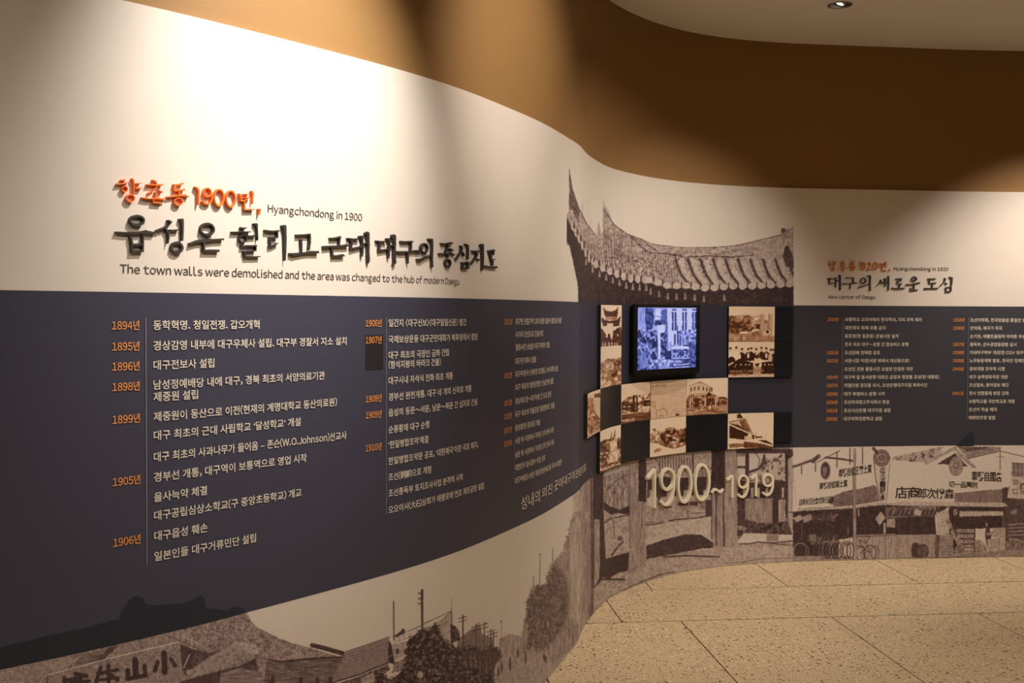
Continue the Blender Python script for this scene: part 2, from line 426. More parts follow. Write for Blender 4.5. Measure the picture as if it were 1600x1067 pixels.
# dark eave
low = [(14,390),(30,385),(60,460),(110,545),(160,640),(220,700),(300,745),(430,790),(560,805),(700,845),(800,840),(950,855),(1100,840),(1250,840),(1400,832),(1518,830),(1518,960),(100,960),(98,830),(70,690),(40,560),(20,520)]
B.poly(low, .97, 'f', .22)
for i, x in enumerate(list(range(60, 200, 22)) + list(range(215, 560, 46)) + list(range(560, 1500, 62))):
    y = EY(x); rx = 9 if x < 200 else 17 if x < 560 else 27
    B.ell(x, y, rx, 26 if x < 560 else 22, .24, nz='f', na=.3)
    B.ell(x + rx * 1.25, y - 4, 5, 22, .95)
for x in list(range(150, 560, 44)) + [575, 630, 688, 745, 802, 865, 925, 1060]:
    y = EY(x) + 50 + (20 if x > 560 else 0); B.poly([(x-9, y+22), (x-3, y-22), (x+4, y-22), (x+10, y+22)], .4, a=.9)
for k in range(60): B.ell(random.uniform(130, 1510), random.uniform(870, 940), 3, 3, .7)
B.grad(1518, 0, 1560, 960, -1, -1)

# ---- mural 3: gateway
B = Brush(880, 690, 3.953)
B.poly(R(-20, -30, 1440, 1500), .36, 'f', .35)
B.grad(-30, 60, 100, 1500, .16, .3, nz='f'); B.grad(95, 60, 185, 1500, .3, .72, nz='v', na=.25)
B.poly([(-40, 650),(60,480),(125,400),(170,1500),(-40,1500)], .42, 'v', .22, a=.8)
B.poly([(150,210),(180,185),(180,920),(170,1000),(150,1000)], .5, 'v')
B.line([(172,200),(178,900)], 8, .9)
B.poly([(185,180),(250,150),(250,480),(262,720),(240,800),(245,850),(185,910)], .95, 'v', .12)
B.poly([(190,480),(225,480),(228,830),(192,900)], .4, 'v', .3)
B.poly([(248,190),(410,143),(410,400),(248,440)], .46, 'v', .5)
for k in range(140):
    x = random.uniform(255, 405); y = random.uniform(190, 370); B.line([(x, y), (x + random.uniform(-8, 8), y + 22)], 3, random.choice([.25, .75, .7]))
B.poly([(250,195),(410,150),(410,165),(250,215)], .3)
B.line([(265,300),(330,240),(400,200)], 8, .7, 'f')
B.poly([(250,370),(290,400),(350,420),(410,395),(410,450),(330,440),(250,470)], .93, 'f', .2)
B.poly([(250,420),(285,440),(310,470),(405,452),(408,680),(360,700),(268,722),(255,600)], .34, 'f', .4)
B.line([(310,475),(318,600)], 5, .75); B.line([(320,470),(405,452)], 9, .8, 's', .3); B.line([(258,500),(300,470)], 10, .75)
B.line([(300,700),(345,640),(370,620)], 12, .75, 'f'); B.ell(350, 600, 18, 14, .65, nz='f')
B.poly([(228,700),(265,722),(408,680),(405,790),(300,850),(222,830)], .95, 'f', .12)
B.poly([(290,840),(350,805),(400,800),(385,850),(320,848)], .36, 'f'); B.line([(240,850),(300,850),(378,852)], 12, .9)
B.poly([(408,130),(465,120),(470,370),(512,370),(500,650),(520,735),(440,800),(400,810),(410,600)], .44, 'v', .35)
B.line([(411,135),(411,650)], 4, .8); B.line([(490,380),(480,600)], 4, .7, 'f')
B.poly([(463,115),(515,106),(513,372),(465,368)], .96, 'f', .1)
B.poly([(513,104),(915,55),(915,700),(513,700)], .36, 'f', .35)
B.poly([(513,104),(600,95),(590,215),(513,260)], .45, 'm', .4); B.line([(596,95),(600,300)], 6, .8)
for x in range(612, 800, 17): B.line([(x, 98), (x + 3, 190)], 7, .72, 'f', .3)
B.line([(800, 78), (802, 190)], 10, .85)
for x in range(735, 915, 20): B.line([(x + 100 if x < 800 else x, 150), (x + 112 if x < 800 else x + 10, 240)], 7, .66, 'f')
B.poly([(520,240),(600,215),(700,225),(915,215),(915,325),(700,335),(520,350)], .93, 'f', .2)
for x0, x1 in ((530, 575), (640, 680), (745, 775), (865, 895)): B.poly(R(x0, 300, x1, 420), .38, 'v', .3)
B.poly([(520,350),(560,330),(560,410),(530,430)], .2); B.poly([(585,240),(600,240),(600,420),(585,420)], .85)
B.poly([(513,400),(915,360),(915,470),(513,520)], .4, 'f', .4)
for a_, b_ in (((620,400),(670,410)), ((710,375),(775,395)), ((780,370),(830,395))): B.poly(R(a_[0], a_[1], b_[0], b_[1]), .85)
B.poly(R(795, 395, 880, 470), .42, 'h', .6); B.line([(765,430),(775,475)], 6, .8); B.poly([(880,360),(915,360),(915,460),(880,470)], .85)
B.line([(515,516),(560,512),(612,500)], 7, .88); B.line([(655,490),(700,480),(765,476)], 8, .88); B.line([(790,474),(850,468),(915,458)], 7, .85)
B.poly([(513,520),(915,462),(915,620),(513,645)], .27, 'f', .3)
B.poly([(513,642),(600,612),(680,590),(740,573),(850,575),(900,605),(930,628),(925,655),(860,662),(700,700),(560,722),(515,725)], .88, 'f', .3)
B.poly([(513,725),(700,690),(850,660),(940,655),(980,640),(980,720),(620,735)], .36, 'f'); B.line([(620,712),(760,704),(960,712),(976,706),(978,660)], 9, .88)
B.line([(830,668),(900,662),(935,672)], 7, .25)
B.poly([(915,50),(1002,40),(1000,312),(915,322)], .96, 'f', .15)
B.poly([(915,318),(1000,312),(995,650),(960,652),(915,600)], .45, 'v', .3)
for x in (945, 990): B.line([(x, 320), (x, 640)], 8, .85, 'f')
B.line([(917,330),(917,600)], 6, .85)
B.poly([(1000,42),(1075,40),(1075,650),(1000,652)], .42, 'v', .32); B.line([(1000, 500), (998, 650)], 6, .8)
B.poly([(1072,40),(1400,30),(1400,600),(1072,600)], .5, 'f', .4)
B.poly(R(1078, 90, 1125, 200), .22); B.poly(R(1148, 66, 1372, 190), .2)
B.poly(R(1070, 45, 1425, 72), .85, 'f'); B.poly(R(1124, 60, 1148, 215), .9); B.poly(R(1076, 150, 1130, 164), .9)
B.poly([(1146,192),(1200,165),(1240,125),(1365,72),(1372,245),(1150,262)], .34, 's', .45)
B.line([(1150,188),(1205,168),(1238,130),(1242,85)], 14, .9); B.poly([(1205,170),(1240,85),(1262,130)], .8, 'f')
B.line([(1190,75),(1215,110),(1205,150)], 5, .8); B.line([(1240,90),(1280,130),(1330,100),(1345,75)], 5, .75)
B.poly([(1078,235),(1150,250),(1250,262),(1320,235),(1378,245),(1378,360),(1078,350)], .9, 'm', .3)
for x in (1110, 1160, 1200, 1250, 1300, 1350): B.poly(R(x, 285, x + 14, 345), .3)
B.poly(R(1076, 340, 1125, 520), .85, 'v', .3)
B.poly([(1135,350),(1292,350),(1292,540),(1140,520)], .46, 'v', .35); B.poly(R(1292, 255, 1330, 520), .93)
B.poly([(1330,360),(1370,355),(1372,520),(1330,520)], .42, 'v')
B.poly([(1120,470),(1200,500),(1300,505),(1385,490),(1415,575),(1300,570),(1120,560)], .82, 'm', .5)
B.poly(R(1076, 515, 1112, 582), .85); B.poly(R(1078, 520, 1108, 545), .45, 'h')
B.poly([(1370,60),(1420,55),(1420,85),(1390,110),(1386,470),(1372,470)], .92, 'f')
B.poly([(1388,112),(1425,80),(1440,560),(1392,470)], .36, 'v', .2)
B.poly([(1112,566),(1425,575),(1425,620),(1076,630)], .2, 'f', .2); B.poly(R(1255, 575, 1330, 615), .5)
B.line([(1085,632),(1150,630),(1200,620),(1300,625),(1418,612)], 7, .88); B.line([(1280,628),(1418,642)], 5, .85)
B.poly([(975,655),(1425,640),(1425,760),(960,780)], .34, 'f', .3); B.poly([(520,730),(980,715),(975,790),(500,850)], .34, 'f', .3)
B.line([(300,880),(420,800),(470,770)], 4, .6, 'f'); B.line([(330,960),(480,865),(600,820),(690,803)], 7, .75, 'f', .6); B.line([(1000,750),(1100,745),(1230,722),(1420,720)], 4, .7, 'f')
B.line([(200,1040),(300,960),(420,890)], 6, .6, 'f')
B.poly(R(1424, -40, 1700, 900), .2)

# ---- mural 4: bicycle shops
B = Brush(1230, 680, 5.335)
B.poly(R(48, -20, 2800, 1300), .12, 'f', .12)
B.line([(50,262),(120,240),(215,205),(260,180)], 22, .72, 'f'); B.line([(215,215),(262,175)], 34, .75, 'f'); B.line([(250,225),(320,188),(440,128)], 9, .6)
B.line([(320,185),(430,195),(555,215)], 16, .8, 'f')
for x, y0, y1 in ((120,260,322),(236,230,302),(415,140,268),(523,105,242),(628,100,240)): B.line([(x, y0), (x, y1)], 9, .78)
B.line([(75,590),(48,270)], 4, .4)
B.ell(320, 297, 44, 78, .35); B.ell(318, 292, 38, 70, .82, nz='f'); B.ell(314, 300, 20, 40, .6, nz='f')
B.poly([(330,560),(400,500),(470,470),(560,450),(640,440),(720,415),(745,430),(765,548),(560,582),(400,592)], .62, 'f', .25)
B.line([(85,612),(330,600),(560,580),(765,545)], 5, .7)
B.poly([(722,252),(852,250),(828,548),(772,548)], .16, 'f', .1); B.line([(722,190),(735,340),(775,548)], 8, .7); B.line([(855,240),(828,548)], 6, .55)
B.ell(788, 190, 70, 72, .68, nz='f'); B.ell(788, 190, 55, 56, .45, ring=6); B.ell(788, 190, 34, 34, .3, ring=8); B.ell(788, 188, 15, 15, .6)
B.line([(720,110),(745,140)], 26, .8, 'f')
B.poly([(880,180),(1000,155),(1067,140),(1300,130),(1200,230),(1067,200),(880,205)], .3, 's', .3)
B.poly([(80,612),(330,602),(560,590),(700,570),(790,552),(840,566),(1100,566),(1100,600),(560,606),(90,632)], .3, 'f', .4)
B.poly([(0,640),(90,632),(560,608),(800,580),(1100,596),(1100,830),(560,850),(430,870),(430,1040),(48,1040),(48,650)], .93, 'f', .16)
B.poly([(200,660),(420,640),(400,720),(210,700)], .8, 'm', .4); B.line([(380,690),(420,660)], 10, .5)
B.poly([(48,690),(112,660),(130,700),(78,728)], .36); B.poly([(122,680),(200,655),(208,702),(140,732)], .42); B.line([(122,735),(122,870)], 6, .6)
B.poly([(780,632),(822,690),(770,752),(735,696)], .32, 'f'); B.poly(R(830, 698, 900, 768), .36, 'f')
B.poly([(820,600),(1100,596),(1100,685),(820,690)], .6, 'f'); 
for x in range(850, 1080, 42): B.line([(x, 670), (x + 22, 620)], 12, .92); B.line([(x+8, 640), (x + 26, 668)], 7, .9)
B.line([(595,620),(598,670)], 12, .4); B.line([(505,770),(508,830)], 7, .5); B.line([(0,0),(0,0)],1,.5)
B.poly([(575,850),(1100,826),(1100,1034),(575,1040)], .38, 'v', .25); B.line([(575,836),(1100,822)], 12, .45)
B.poly(R(822, 850, 1040, 1022), .42, 'v', .35); B.line([(815,840),(818,1030)], 5, .65)
B.poly(R(804, 732, 822, 820), .3)
B.poly([(48,1010),(430,1000),(560,1035),(1100,1025),(1100,1060),(48,1060)], .45, 'f')
B.poly([(180,830),(240,820),(240,880),(180,880)], .62, 'f')
for cx, rx in ((105, 55), (118, 62)): B.ell(cx, 965, rx, 66, .5, ring=5)
for k, cx in enumerate((310, 335, 368, 395, 425, 468, 492, 520)): B.ell(cx, 962, 42, 78, .45 if k % 2 else .6, ring=5); B.ell(cx + 4, 962, 30, 62, .97, ring=5)
for k in range(22):
    x = random.uniform(190, 560); B.line([(x, 910), (x + random.uniform(10, 50), 850 + random.uniform(-25, 20))], 4, .5)
B.ell(690, 980, 52, 62, .82, ring=7); B.ell(732, 982, 36, 58, .75, ring=5); B.ell(610, 985, 40, 55, .8, ring=6)
for a_, b_ in (((600,870),(650,900)), ((640,860),(690,980)), ((690,980),(620,930)), ((620,930),(600,870)), ((660,890),(690,850)), ((580,920),(640,930)), ((655,940),(610,985))): B.line([a_, b_], 6, .85)
B.poly(R(1040, 900, 1100, 1030), .85, 'f')
B.line([(562,120),(562,1040)], 26, .44, 'v', .3); B.line([(549,300),(549,1040)], 5, .8); B.ell(562, 490, 18, 24, .5)
B = Brush(1400, 680, 5.335)
B.poly([(0,200),(200,135),(350,98),(400,98),(330,160),(230,225),(0,212)], .36, 's', .35)
B.poly([(230,240),(340,170),(470,98),(520,98),(640,200),(900,170),(1067,180),(1200,190),(1200,450),(890,460),(640,420),(500,470)], .13, 'f', .12)
B.poly([(345,238),(490,150),(600,262),(440,245)], .86, 'f'); B.line([(250,232),(490,108)], 26, .38, 'f'); B.line([(490,112),(655,265)], 22, .38, 'f'); B.line([(505,150),(640,266)], 5, .8)
B.poly([(510,96),(870,96),(870,128),(600,195)], .48, 'h', .3); B.poly([(520,96),(800,96),(600,140)], .72, 'f'); B.line([(600,195),(870,132),(1067,178),(1200,200)], 7, .7)
B.line([(868,100),(868,290)], 9, .6); B.line([(840,180),(905,180)], 5, .6)
B.ell(500, 256, 58, 80, .42, nz='f'); B.ell(500, 256, 56, 78, .62, ring=6); B.ell(500, 252, 26, 28, .62); B.ell(500, 252, 14, 15, .4)
B.poly([(490,482),(640,470),(760,455),(890,448),(885,562),(490,562)], .58, 'v', .22)
B.poly([(964,228),(1200,250),(1200,350),(964,345)], .6, 'f')
for x in (968, 1000, 1034, 1065): B.line([(x, 232), (x, 345)], 4, .3)
B.line([(964,290),(1100,295)], 4, .3); B.line([(964,230),(1100,240)], 6, .8)
B.poly([(885,440),(935,430),(1000,350),(1200,360),(1200,1030),(890,1030)], .78, 'f', .22)
B.poly([(962,345),(1200,372),(1200,535),(926,522),(940,440)], .22, 'f')
B.poly([(0,552),(500,556),(820,566),(900,560),(940,592),(500,590),(0,586)], .26, 'f', .3); B.line([(0,590),(500,594),(900,600)], 6, .9)
B.poly([(0,600),(325,600),(325,670),(0,690)], .64, 'f')
for x in list(range(5, 130, 38)) + list(range(215, 320, 34)): B.line([(x, 670), (x + 20, 625)], 12, .93); B.line([(x+6, 640), (x+26, 668)], 7, .9)
B.poly([(158,612),(212,630),(205,672),(150,660)], .26)
B.poly([(0,690),(325,672),(335,830),(0,828)], .92, 'f', .14)
for x in (30, 130, 235): B.line([(x, 690), (x, 820)], 3, .65)
B.poly([(325,596),(430,596),(350,680)], .86, 'f'); B.poly([(340,650),(440,600),(440,820),(360,822),(338,900)], .26, 'f')
B.poly([(440,596),(900,600),(902,770),(660,780),(660,1000),(480,985),(445,820)], .92, 'f', .15); B.ell(495, 640, 18, 30, .5, nz='f')
B.poly([(528,632),(893,634),(893,668),(530,678)], .28, 'v'); B.line([(530,628),(893,630)], 6, .85); B.line([(893,640),(893,780)], 6, .5)
B.poly([(0,832),(330,826),(322,1020),(0,1030)], .4, 'v', .25); B.poly([(330,830),(365,830),(360,1010),(322,1020)], .7, 'f')
B.poly([(135,905),(190,900),(200,1020),(140,1025)], .85, 'f'); B.ell(160, 962, 28, 60, .85, ring=8); B.ell(222, 968, 48, 58, .72, nz='f'); B.ell(222, 968, 48, 58, .9, ring=5)
B.poly([(365,832),(420,818),(475,828),(480,1000),(365,1003)], .44, 'f')
for y in range(850, 1000, 24): B.line([(365, y), (478, y)], 4, .62)
for j, y in enumerate(range(780, 960, 44)):
    B.poly([(500 + j*8, y), (650, y + 2), (648, y + 36), (505 + j*8, y + 34)], .42, 'f', .4); B.line([(500 + j*8, y + 38), (650, y + 38)], 7, .85)
    for x in range(530, 640, 30): B.line([(x, y + 10), (x + 12, y + 30)], 5, .7)
B.poly([(566,920),(645,918),(645,985),(566,990)], .36, 'f'); B.line([(566,935),(645,932)], 6, .8); B.line([(566,970),(645,966)], 6, .7)
B.line([(430,705),(470,800),(535,920)], 34, .42, 's', .25); B.ell(520, 960, 30, 40, .6, nz='m')
B.poly([(655,880),(700,870),(740,910),(762,960),(740,985),(660,980)], .45, 'm', .5); B.line([(660,970),(760,975)], 8, .7)
B.ell(756, 745, 9, 18, .4); B.poly([(750,765),(775,770),(800,830),(760,940),(742,830)], .85); B.poly([(745,815),(870,800),(875,822),(760,836)], .45)
B.poly([(760,870),(800,860),(858,855),(912,770),(912,960),(765,965)], .32, 'f'); B.line([(858,858),(858,962)], 5, .7); B.line([(795,860),(800,962)], 4, .6); B.poly(R(806, 772, 910, 850), .34, 'f')
B.poly([(950,640),(1005,615),(1010,655),(960,656)], .45)
for y in (745, 775, 805, 835): B.line([(940, y), (1067, y - 8), (1200, y-14)], 14, .5, 'f')
B.poly([(920,880),(960,850),(1067,880),(1200,880),(1200,960),(920,960)], .55, 'm', .4)
B.poly([(0,1022),(330,1015),(500,985),(800,965),(1067,950),(1200,950),(1200,1080),(0,1080)], .46, 'f', .25)

# ---- mural 2: street with tiled houses on the left stretch of wall
B = Brush(640, 800, 3.997)
INK[740*K:, :895*K] = .11
INK[740*K:, :895*K] += (NF * .1)[740*K:, :895*K]
B.poly([(520,1100),(560,900),(600,830),(700,780),(860,860),(1020,830),(1080,700),(1100,1200),(520,1200)], .36, 'f', .25)
B.poly([(560,790),(640,760),(700,780),(690,880),(560,900)], .4, 'v', .3)
B.poly([(690,800),(728,640),(735,560),(752,490),(790,455),(850,440),(858,380),(880,330),(905,290),(935,290),(965,215),(990,130),(1030,0),(1130,0),(1110,560),(1080,700),(1040,830),(960,880),(900,960),(860,870),(700,880)], .46, 'v', .32, rough=9)
B.poly([(735,560),(790,470),(860,440),(900,330),(950,360),(985,430),(1000,600),(960,740),(850,850),(740,850)], .68, 'f', .45, rough=9)
B.poly([(1000,100),(1060,20),(1080,300),(1060,700),(1010,650)], .34, 'v', .3)
for k in range(60):
    x = random.uniform(700, 1050); y = random.uniform(650, 870); B.line([(x, y), (x, y + random.uniform(15, 60))], 4, random.choice([.3, .35, .75, .8]), a=.8)
for pts in (((815,260),(812,460)), ((775,400),(772,520)), ((893,230),(895,350)), ((733,540),(735,640)), ((757,470),(757,560))): B.line(pts, 5, .6)
B.line([(807,262),(825,262)], 4, .6)
B.line([(573,680),(576,850)], 5, .45); B.ell(572, 684, 7, 10, .5)
for k, x in enumerate((545, 600, 620, 640, 655)): B.line([(x, 740 + k*8), (x, 860)], 3, .4)
B.poly([(300,800),(440,700),(450,760),(520,790),(530,860),(300,870)], .58, 'v', .3)
B.line([(300,800),(440,690)], 5, .6); B.line([(360,760),(480,690)], 4, .55)
for x, y0, y1 in ((333,645,870),(415,700,860),(467,688,860),(508,730,860),(524,745,850)):
    B.line([(x, y0), (x, y1)], 9 if x < 400 else 6, .85)
    for dy in (12, 34): B.line([(x - 26, y0 + dy + 8), (x + 24, y0 + dy - 6)], 5, .8)
B.poly([(185,690),(262,620),(266,830),(190,830)], .32, 'f', .2); B.line([(185,690),(258,622)], 5, .6); B.line([(262,600),(266,830)], 6, .8); B.line([(262,540),(262,620)], 3, .5)
B.line([(95,692),(185,655),(258,618)], 5, .6); B.line([(0,740),(95,700)], 5, .55); B.line([(100,730),(185,690)], 4, .5); B.line([(225,660),(225,700)],4,.6)
B.poly([(255,700),(285,710),(310,745),(316,800),(258,820)], .85, 'm', .4)
B.poly([(0,770),(40,760),(100,735),(150,715),(185,700),(195,780),(250,820),(320,850),(380,830),(450,860),(500,835),(560,850),(575,900),(530,970),(525,1200),(0,1200)], .9, 'm', .7, rough=9)
B.poly([(330,860),(450,860),(560,870),(530,960),(480,1000),(330,960)], .78, 'v', .5, rough=9)
for k in range(150): B.ell(random.uniform(0, 500), random.uniform(800, 1060), 4, 5, random.choice([.4, .5, .6, .3]), a=.8)
B.ell(60, 1015, 16, 18, .36); B.ell(235, 1025, 6, 8, .3); B.ell(365, 1000, 6, 8, .35)
for x, y, h in ((575, 965, 34), (628, 950, 46), (676, 880, 30), (724, 910, 40), (840, 905, 26), (555, 1000, 30), (850, 920, 22)): B.ell(x, y, 6, h, .82); 
for x in (545, 660, 700): B.line([(x, 900), (x, 940)], 4, .7)
B.line([(75,490),(80,780)], 12, .85)
for y in (505, 540, 570): B.line([(56, y), (80, y + 8)], 7, .8)
B = Brush(380, 880, 5)
B.poly([(0,380),(40,400),(62,470),(110,500),(150,520),(260,575),(370,620),(540,665),(790,740),(800,700),(690,935),(690,1000),(-60,1000),(-60,380)], .5, 'f', .6)
B.poly([(-60,760),(160,760),(300,770),(500,745),(790,735),(700,935),(680,1050),(-60,1050)], .66, 'h', .35)
B.line([(150,740),(280,770),(400,758),(520,745),(790,732)], 14, .9, 'f'); B.line([(150,800),(100,935)], 14, .82); B.line([(150,530),(270,600),(420,640)], 5, .7, 'f')
B.line([(540,640),(640,665),(780,705)], 36, .86, 'f', .3); B.line([(60,800),(150,750),(250,640)], 5, .25, 'f')
B.ell(110, 690, 40, 45, .85, nz='m')
B.poly([(-60,620),(60,630),(100,680),(60,740),(-60,770)], .3, 's', .5)
for x in (230, 450, 580, 680): B.ell(x, 915, 14, 28, .92)
B.line([(340,850),(365,845)], 6, .2)
B.poly([(790,702),(1140,580),(1128,780),(900,880),(690,935),(740,820)], .46, 'f', .2)
for k in range(26):
    t = k / 25; x0 = 795 + (1140-795)*t; y0 = 700 - 120*t; B.line([(x0, y0), (x0 - 85 + 60*t, y0 + 215 - 10*t)], 5, .72)
for k in range(9):
    t = k / 8; B.line([(795 - 90*t, 705 + 225*t), (1140 - 14*t, 588 + 195*t)], 4, .3, a=.7)
B.line([(800,690),(960,640),(1140,575)], 7, .75); B.line([(690,935),(900,870),(1128,780)], 12, .9)
B.poly([(720,940),(900,885),(1130,790),(1150,830),(1000,940),(900,1050),(700,1050)], .72, 'f', .3); B.poly([(920,900),(1020,850),(1040,935),(930,1000)], .4, 'f')
B.poly([(1138,598),(1160,640),(1187,790),(1128,775)], .93)
B.poly([(1165,580),(1250,515),(1270,545),(1200,580)], .8, 'f'); B.ell(1250, 525, 14, 14, .85)
B.poly([(1160,640),(1300,600),(1290,700),(1190,760)], .34, 'f')
for x in (1205, 1268): B.ell(x, 690, 12, 24, .85)
B.poly([(1180,780),(1280,730),(1270,830),(1160,860)], .5, 's', .3)
B.line([(1180,578),(1400,480),(1600,385)], 5, .6); B.line([(1180,618),(1400,540),(1600,460)], 5, .55); B.line([(1180,600),(1600,420)], 3, .4)
for x in (1220, 1260, 1430, 1500, 1555): B.line([(x, 590 - (x-1180)*.4), (x, 625 - (x-1180)*.36)], 4, .55)
B.poly([(1285,640),(1300,590),(1360,545),(1420,508),(1450,560),(1500,470),(1530,480),(1538,560),(1585,600),(1640,640),(1640,1100),(1000,1100),(1040,840),(1100,860),(1140,900),(1200,880),(1260,790)], .9, 'm', .8, rough=9)
for k in range(160): B.ell(random.uniform(1050, 1600), random.uniform(620, 935), 5, 6, random.choice([.35, .45, .55]), a=.8)
B.ell(1385, 870, 22, 28, .33)
B.line([(1175,298),(1177,600)], 10, .78, 'f'); B.line([(1400,208),(1400,570)], 14, .82, 'f')
for y in (232, 272, 312): B.line([(1368, y), (1400, y + 12)], 8, .8)
B = Brush(0, 880, 4)
B.poly([(-300,760),(0,655),(410,570),(1540,300),(1555,340),(1600,395),(1700,450),(1600,1000),(-300,1000)], .52, 'f', .6)
B.poly([(-300,740),(0,660),(430,575),(500,590),(420,650),(300,700),(280,1000),(-300,1000)], .36, 'f')
for k in range(26):
    y = 600 + k * 15; B.line([(-250, y + 80), (0, y + 32), (480 - k*9, y - 22)], 5, .62, 'f', .3)
B.poly([(500,585),(700,520),(660,610),(440,650)], .6, 'h', .3); B.poly([(690,520),(900,470),(1080,440),(1110,490),(640,610)], .5, 'f', .4)
B.poly([(690,520),(740,515),(650,600),(600,612)], .78, 'f')
B.poly([(300,700),(1115,495),(1150,660),(1160,1000),(280,1000)], .5, 'f', .35); B.line([(300,697),(700,590),(1115,492)], 6, .15)
B.line([(1120,500),(1150,660)], 6, .3); B.poly([(1125,505),(1215,540),(1300,562),(1420,535),(1330,590),(1240,655),(1140,672)], .84, 'f')
B.poly([(1030,440),(1120,425),(1340,545),(1300,560),(1120,480)], .45, 'v', .5); B.line([(1040,450),(1300,558)], 5, .75, 'f'); B.line([(1130,450),(1330,550)], 4, .3, 'f')
B.poly([(1155,690),(1300,590),(1480,492),(1600,505),(1620,560),(1500,620),(1220,705)], .36, 'f')
for k in range(16): B.line([(1175 + k*4, 700 - k*12), (1610 - k*12, 590 - k*7)], 4, .62, 's', .2)
B.poly([(1130,740),(1300,690),(1500,640),(1600,590),(1640,1000),(1130,1000)], .82, 'f', .25); B.poly([(1380,690),(1500,655),(1640,680),(1640,1000),(1330,1000)], .56, 'h', .4)
B.line([(1145,660),(1185,570)], 6, .2); B.line([(1140,655),(1165,700)], 10, .85)
B.line([(300,700),(290,760)], 8, .8)
for pts, wd in ((((1025,562),(1030,680)), 36), (((985,615),(968,672)), 26), (((1068,600),(1096,640)), 24),
                (((845,605),(850,710)), 38), (((800,668),(798,722)), 30), (((905,640),(905,700)), 26), (((795,722),(912,700)), 26),
                (((610,690),(670,680),(735,665)), 22), (((678,640),(680,780)), 26), (((630,650),(600,740),(610,800)), 22), (((700,700),(735,730)), 24), (((620,730),(740,715)), 18),
                (((470,690),(540,705)), 26), (((400,735),(500,715)), 24), (((400,710),(410,800)), 20), (((500,700),(510,800)), 22), (((440,745),(560,735)), 20), (((640,770),(720,760)), 20)):
    B.line(pts, wd, .92, 'f', .15)

INK += (NF * .14 + NM * .06) * np.clip((INK - .22) / .15, 0, 1)
for _ in range(1):
    INK[1:-1, 1:-1] = (INK[1:-1, 1:-1] * 4 + INK[:-2, 1:-1] + INK[2:, 1:-1] + INK[1:-1, :-2] + INK[1:-1, 2:]) / 8
# ------------------------------------------------------------------ printed surfaces
def ramp(t, stops):
    t = np.clip(t, 0, 1); xs = [a for a, _ in stops]; cs = np.array([lin(c) for _, c in stops])
    return np.stack([np.interp(t, xs, cs[:, k]) for k in range(3)], -1)
MURAL_RAMP = [(0, PAPER), (.12, (222, 208, 194)), (.45, (160, 139, 132)), (.75, (98, 76, 74)), (1, (54, 38, 40))]
SEPIA_RAMP = [(0, (252, 236, 212)), (.2, (240, 214, 184)), (.5, (180, 130, 94)), (.75, (104, 62, 38)), (1, (38, 20, 13))]
SCREEN_RAMP = [(0, (226, 228, 255)), (.3, (160, 170, 245)), (.6, (88, 100, 178)), (.85, (42, 52, 110)), (1, (20, 26, 62))]
def sample(u, v):
    x = np.clip(u * K - .5, 0, CW - 2); y = np.clip(v * K - .5, 0, CH - 2)
    xi, yi = x.astype(int), y.astype(int); fx, fy = x - xi, y - yi
    return (INK[yi, xi]*(1-fx)*(1-fy) + INK[yi, xi+1]*fx*(1-fy) + INK[yi+1, xi]*(1-fx)*fy + INK[yi+1, xi+1]*fx*fy)
def print_grid(name, s0, s1, z0, z1, off, m, rmp, parent=None, loc=None, dens=1.0, drop=None, maxz=None, flat=None):
    """a curved sheet whose vertices carry the printed picture"""
    # choose columns so that they are about one photo pixel apart
    sf = np.arange(s0, s1, 0.002); u, _ = project(wall(sf, (z0+z1)/2, off)); du = np.maximum(np.abs(np.gradient(u)), .35)
    cum = np.r_[0, np.cumsum((du[1:] + du[:-1]) / 2)]; n = max(8, int(cum[-1] * dens))
    s = np.interp(np.linspace(0, cum[-1], n), cum, sf); s[-1] = s1
    dep = np.interp(s, SS, CY).max() if len(s) else 3
    pz = FPX / max(1.5, np.median(np.interp(s, SS, CY)))
    mz = max(6, int((z1 - z0) * pz * dens)); z = np.linspace(z0, z1, mz)
    Sg, Zg = np.meshgrid(s, z); P = wall(Sg, Zg, off)
    if flat is not None: P = flat(Sg, Zg)
    uu, vv = project(P); t = sample(uu, vv)
    idx = np.arange(mz * n).reshape(mz, n)
    Q = np.stack([idx[:-1, :-1], idx[:-1, 1:], idx[1:, 1:], idx[1:, :-1]], -1).reshape(-1, 4)
    if drop is not None:
        tf = t.reshape(-1)[Q].mean(1); Q = Q[tf > drop]
    C = ramp(t.reshape(-1), rmp); Vv = P.reshape(-1, 3)
    use = np.unique(Q); rm = np.full(mz * n, -1); rm[use] = np.arange(len(use)); Q = rm[Q]; Vv = Vv[use]; C = C[use]
    base = np.array(parent['_loc']) if parent is not None else np.array(loc if loc is not None else (0, 0, 0), float)
    me = bpy.data.meshes.new(name)
    me.vertices.add(len(Vv)); me.vertices.foreach_set('co', (Vv - base).astype(np.float32).ravel())
    me.loops.add(len(Q) * 4); me.polygons.add(len(Q))
    me.loops.foreach_set('vertex_index', Q.astype(np.int32).ravel())
    me.polygons.foreach_set('loop_start', np.arange(0, len(Q) * 4, 4, dtype=np.int32))
    me.polygons.foreach_set('use_smooth', np.ones(len(Q), bool))
    me.update(calc_edges=True)
    ca_ = me.color_attributes.new('Col', 'FLOAT_COLOR', 'POINT')
    ca_.data.foreach_set('color', np.c_[C, np.ones(len(C))].astype(np.float32).ravel())
    me.materials.append(m); me.validate()
    o = bpy.data.objects.new(name, me)
    if parent is None: o.location = base
    o['_loc'] = list(base)
    return link(o, parent)
def tag(o, label, cat, group=None):
    o['label'] = label; o['category'] = cat
    if group: o['group'] = group
    return o
SJ = 5.274                      # joint between the two graphic films
SG = 2.90                       # where the gateway print begins on the bend
e1 = 0.0012
def base_at(s, z): return wall(s, z, 0).tolist()
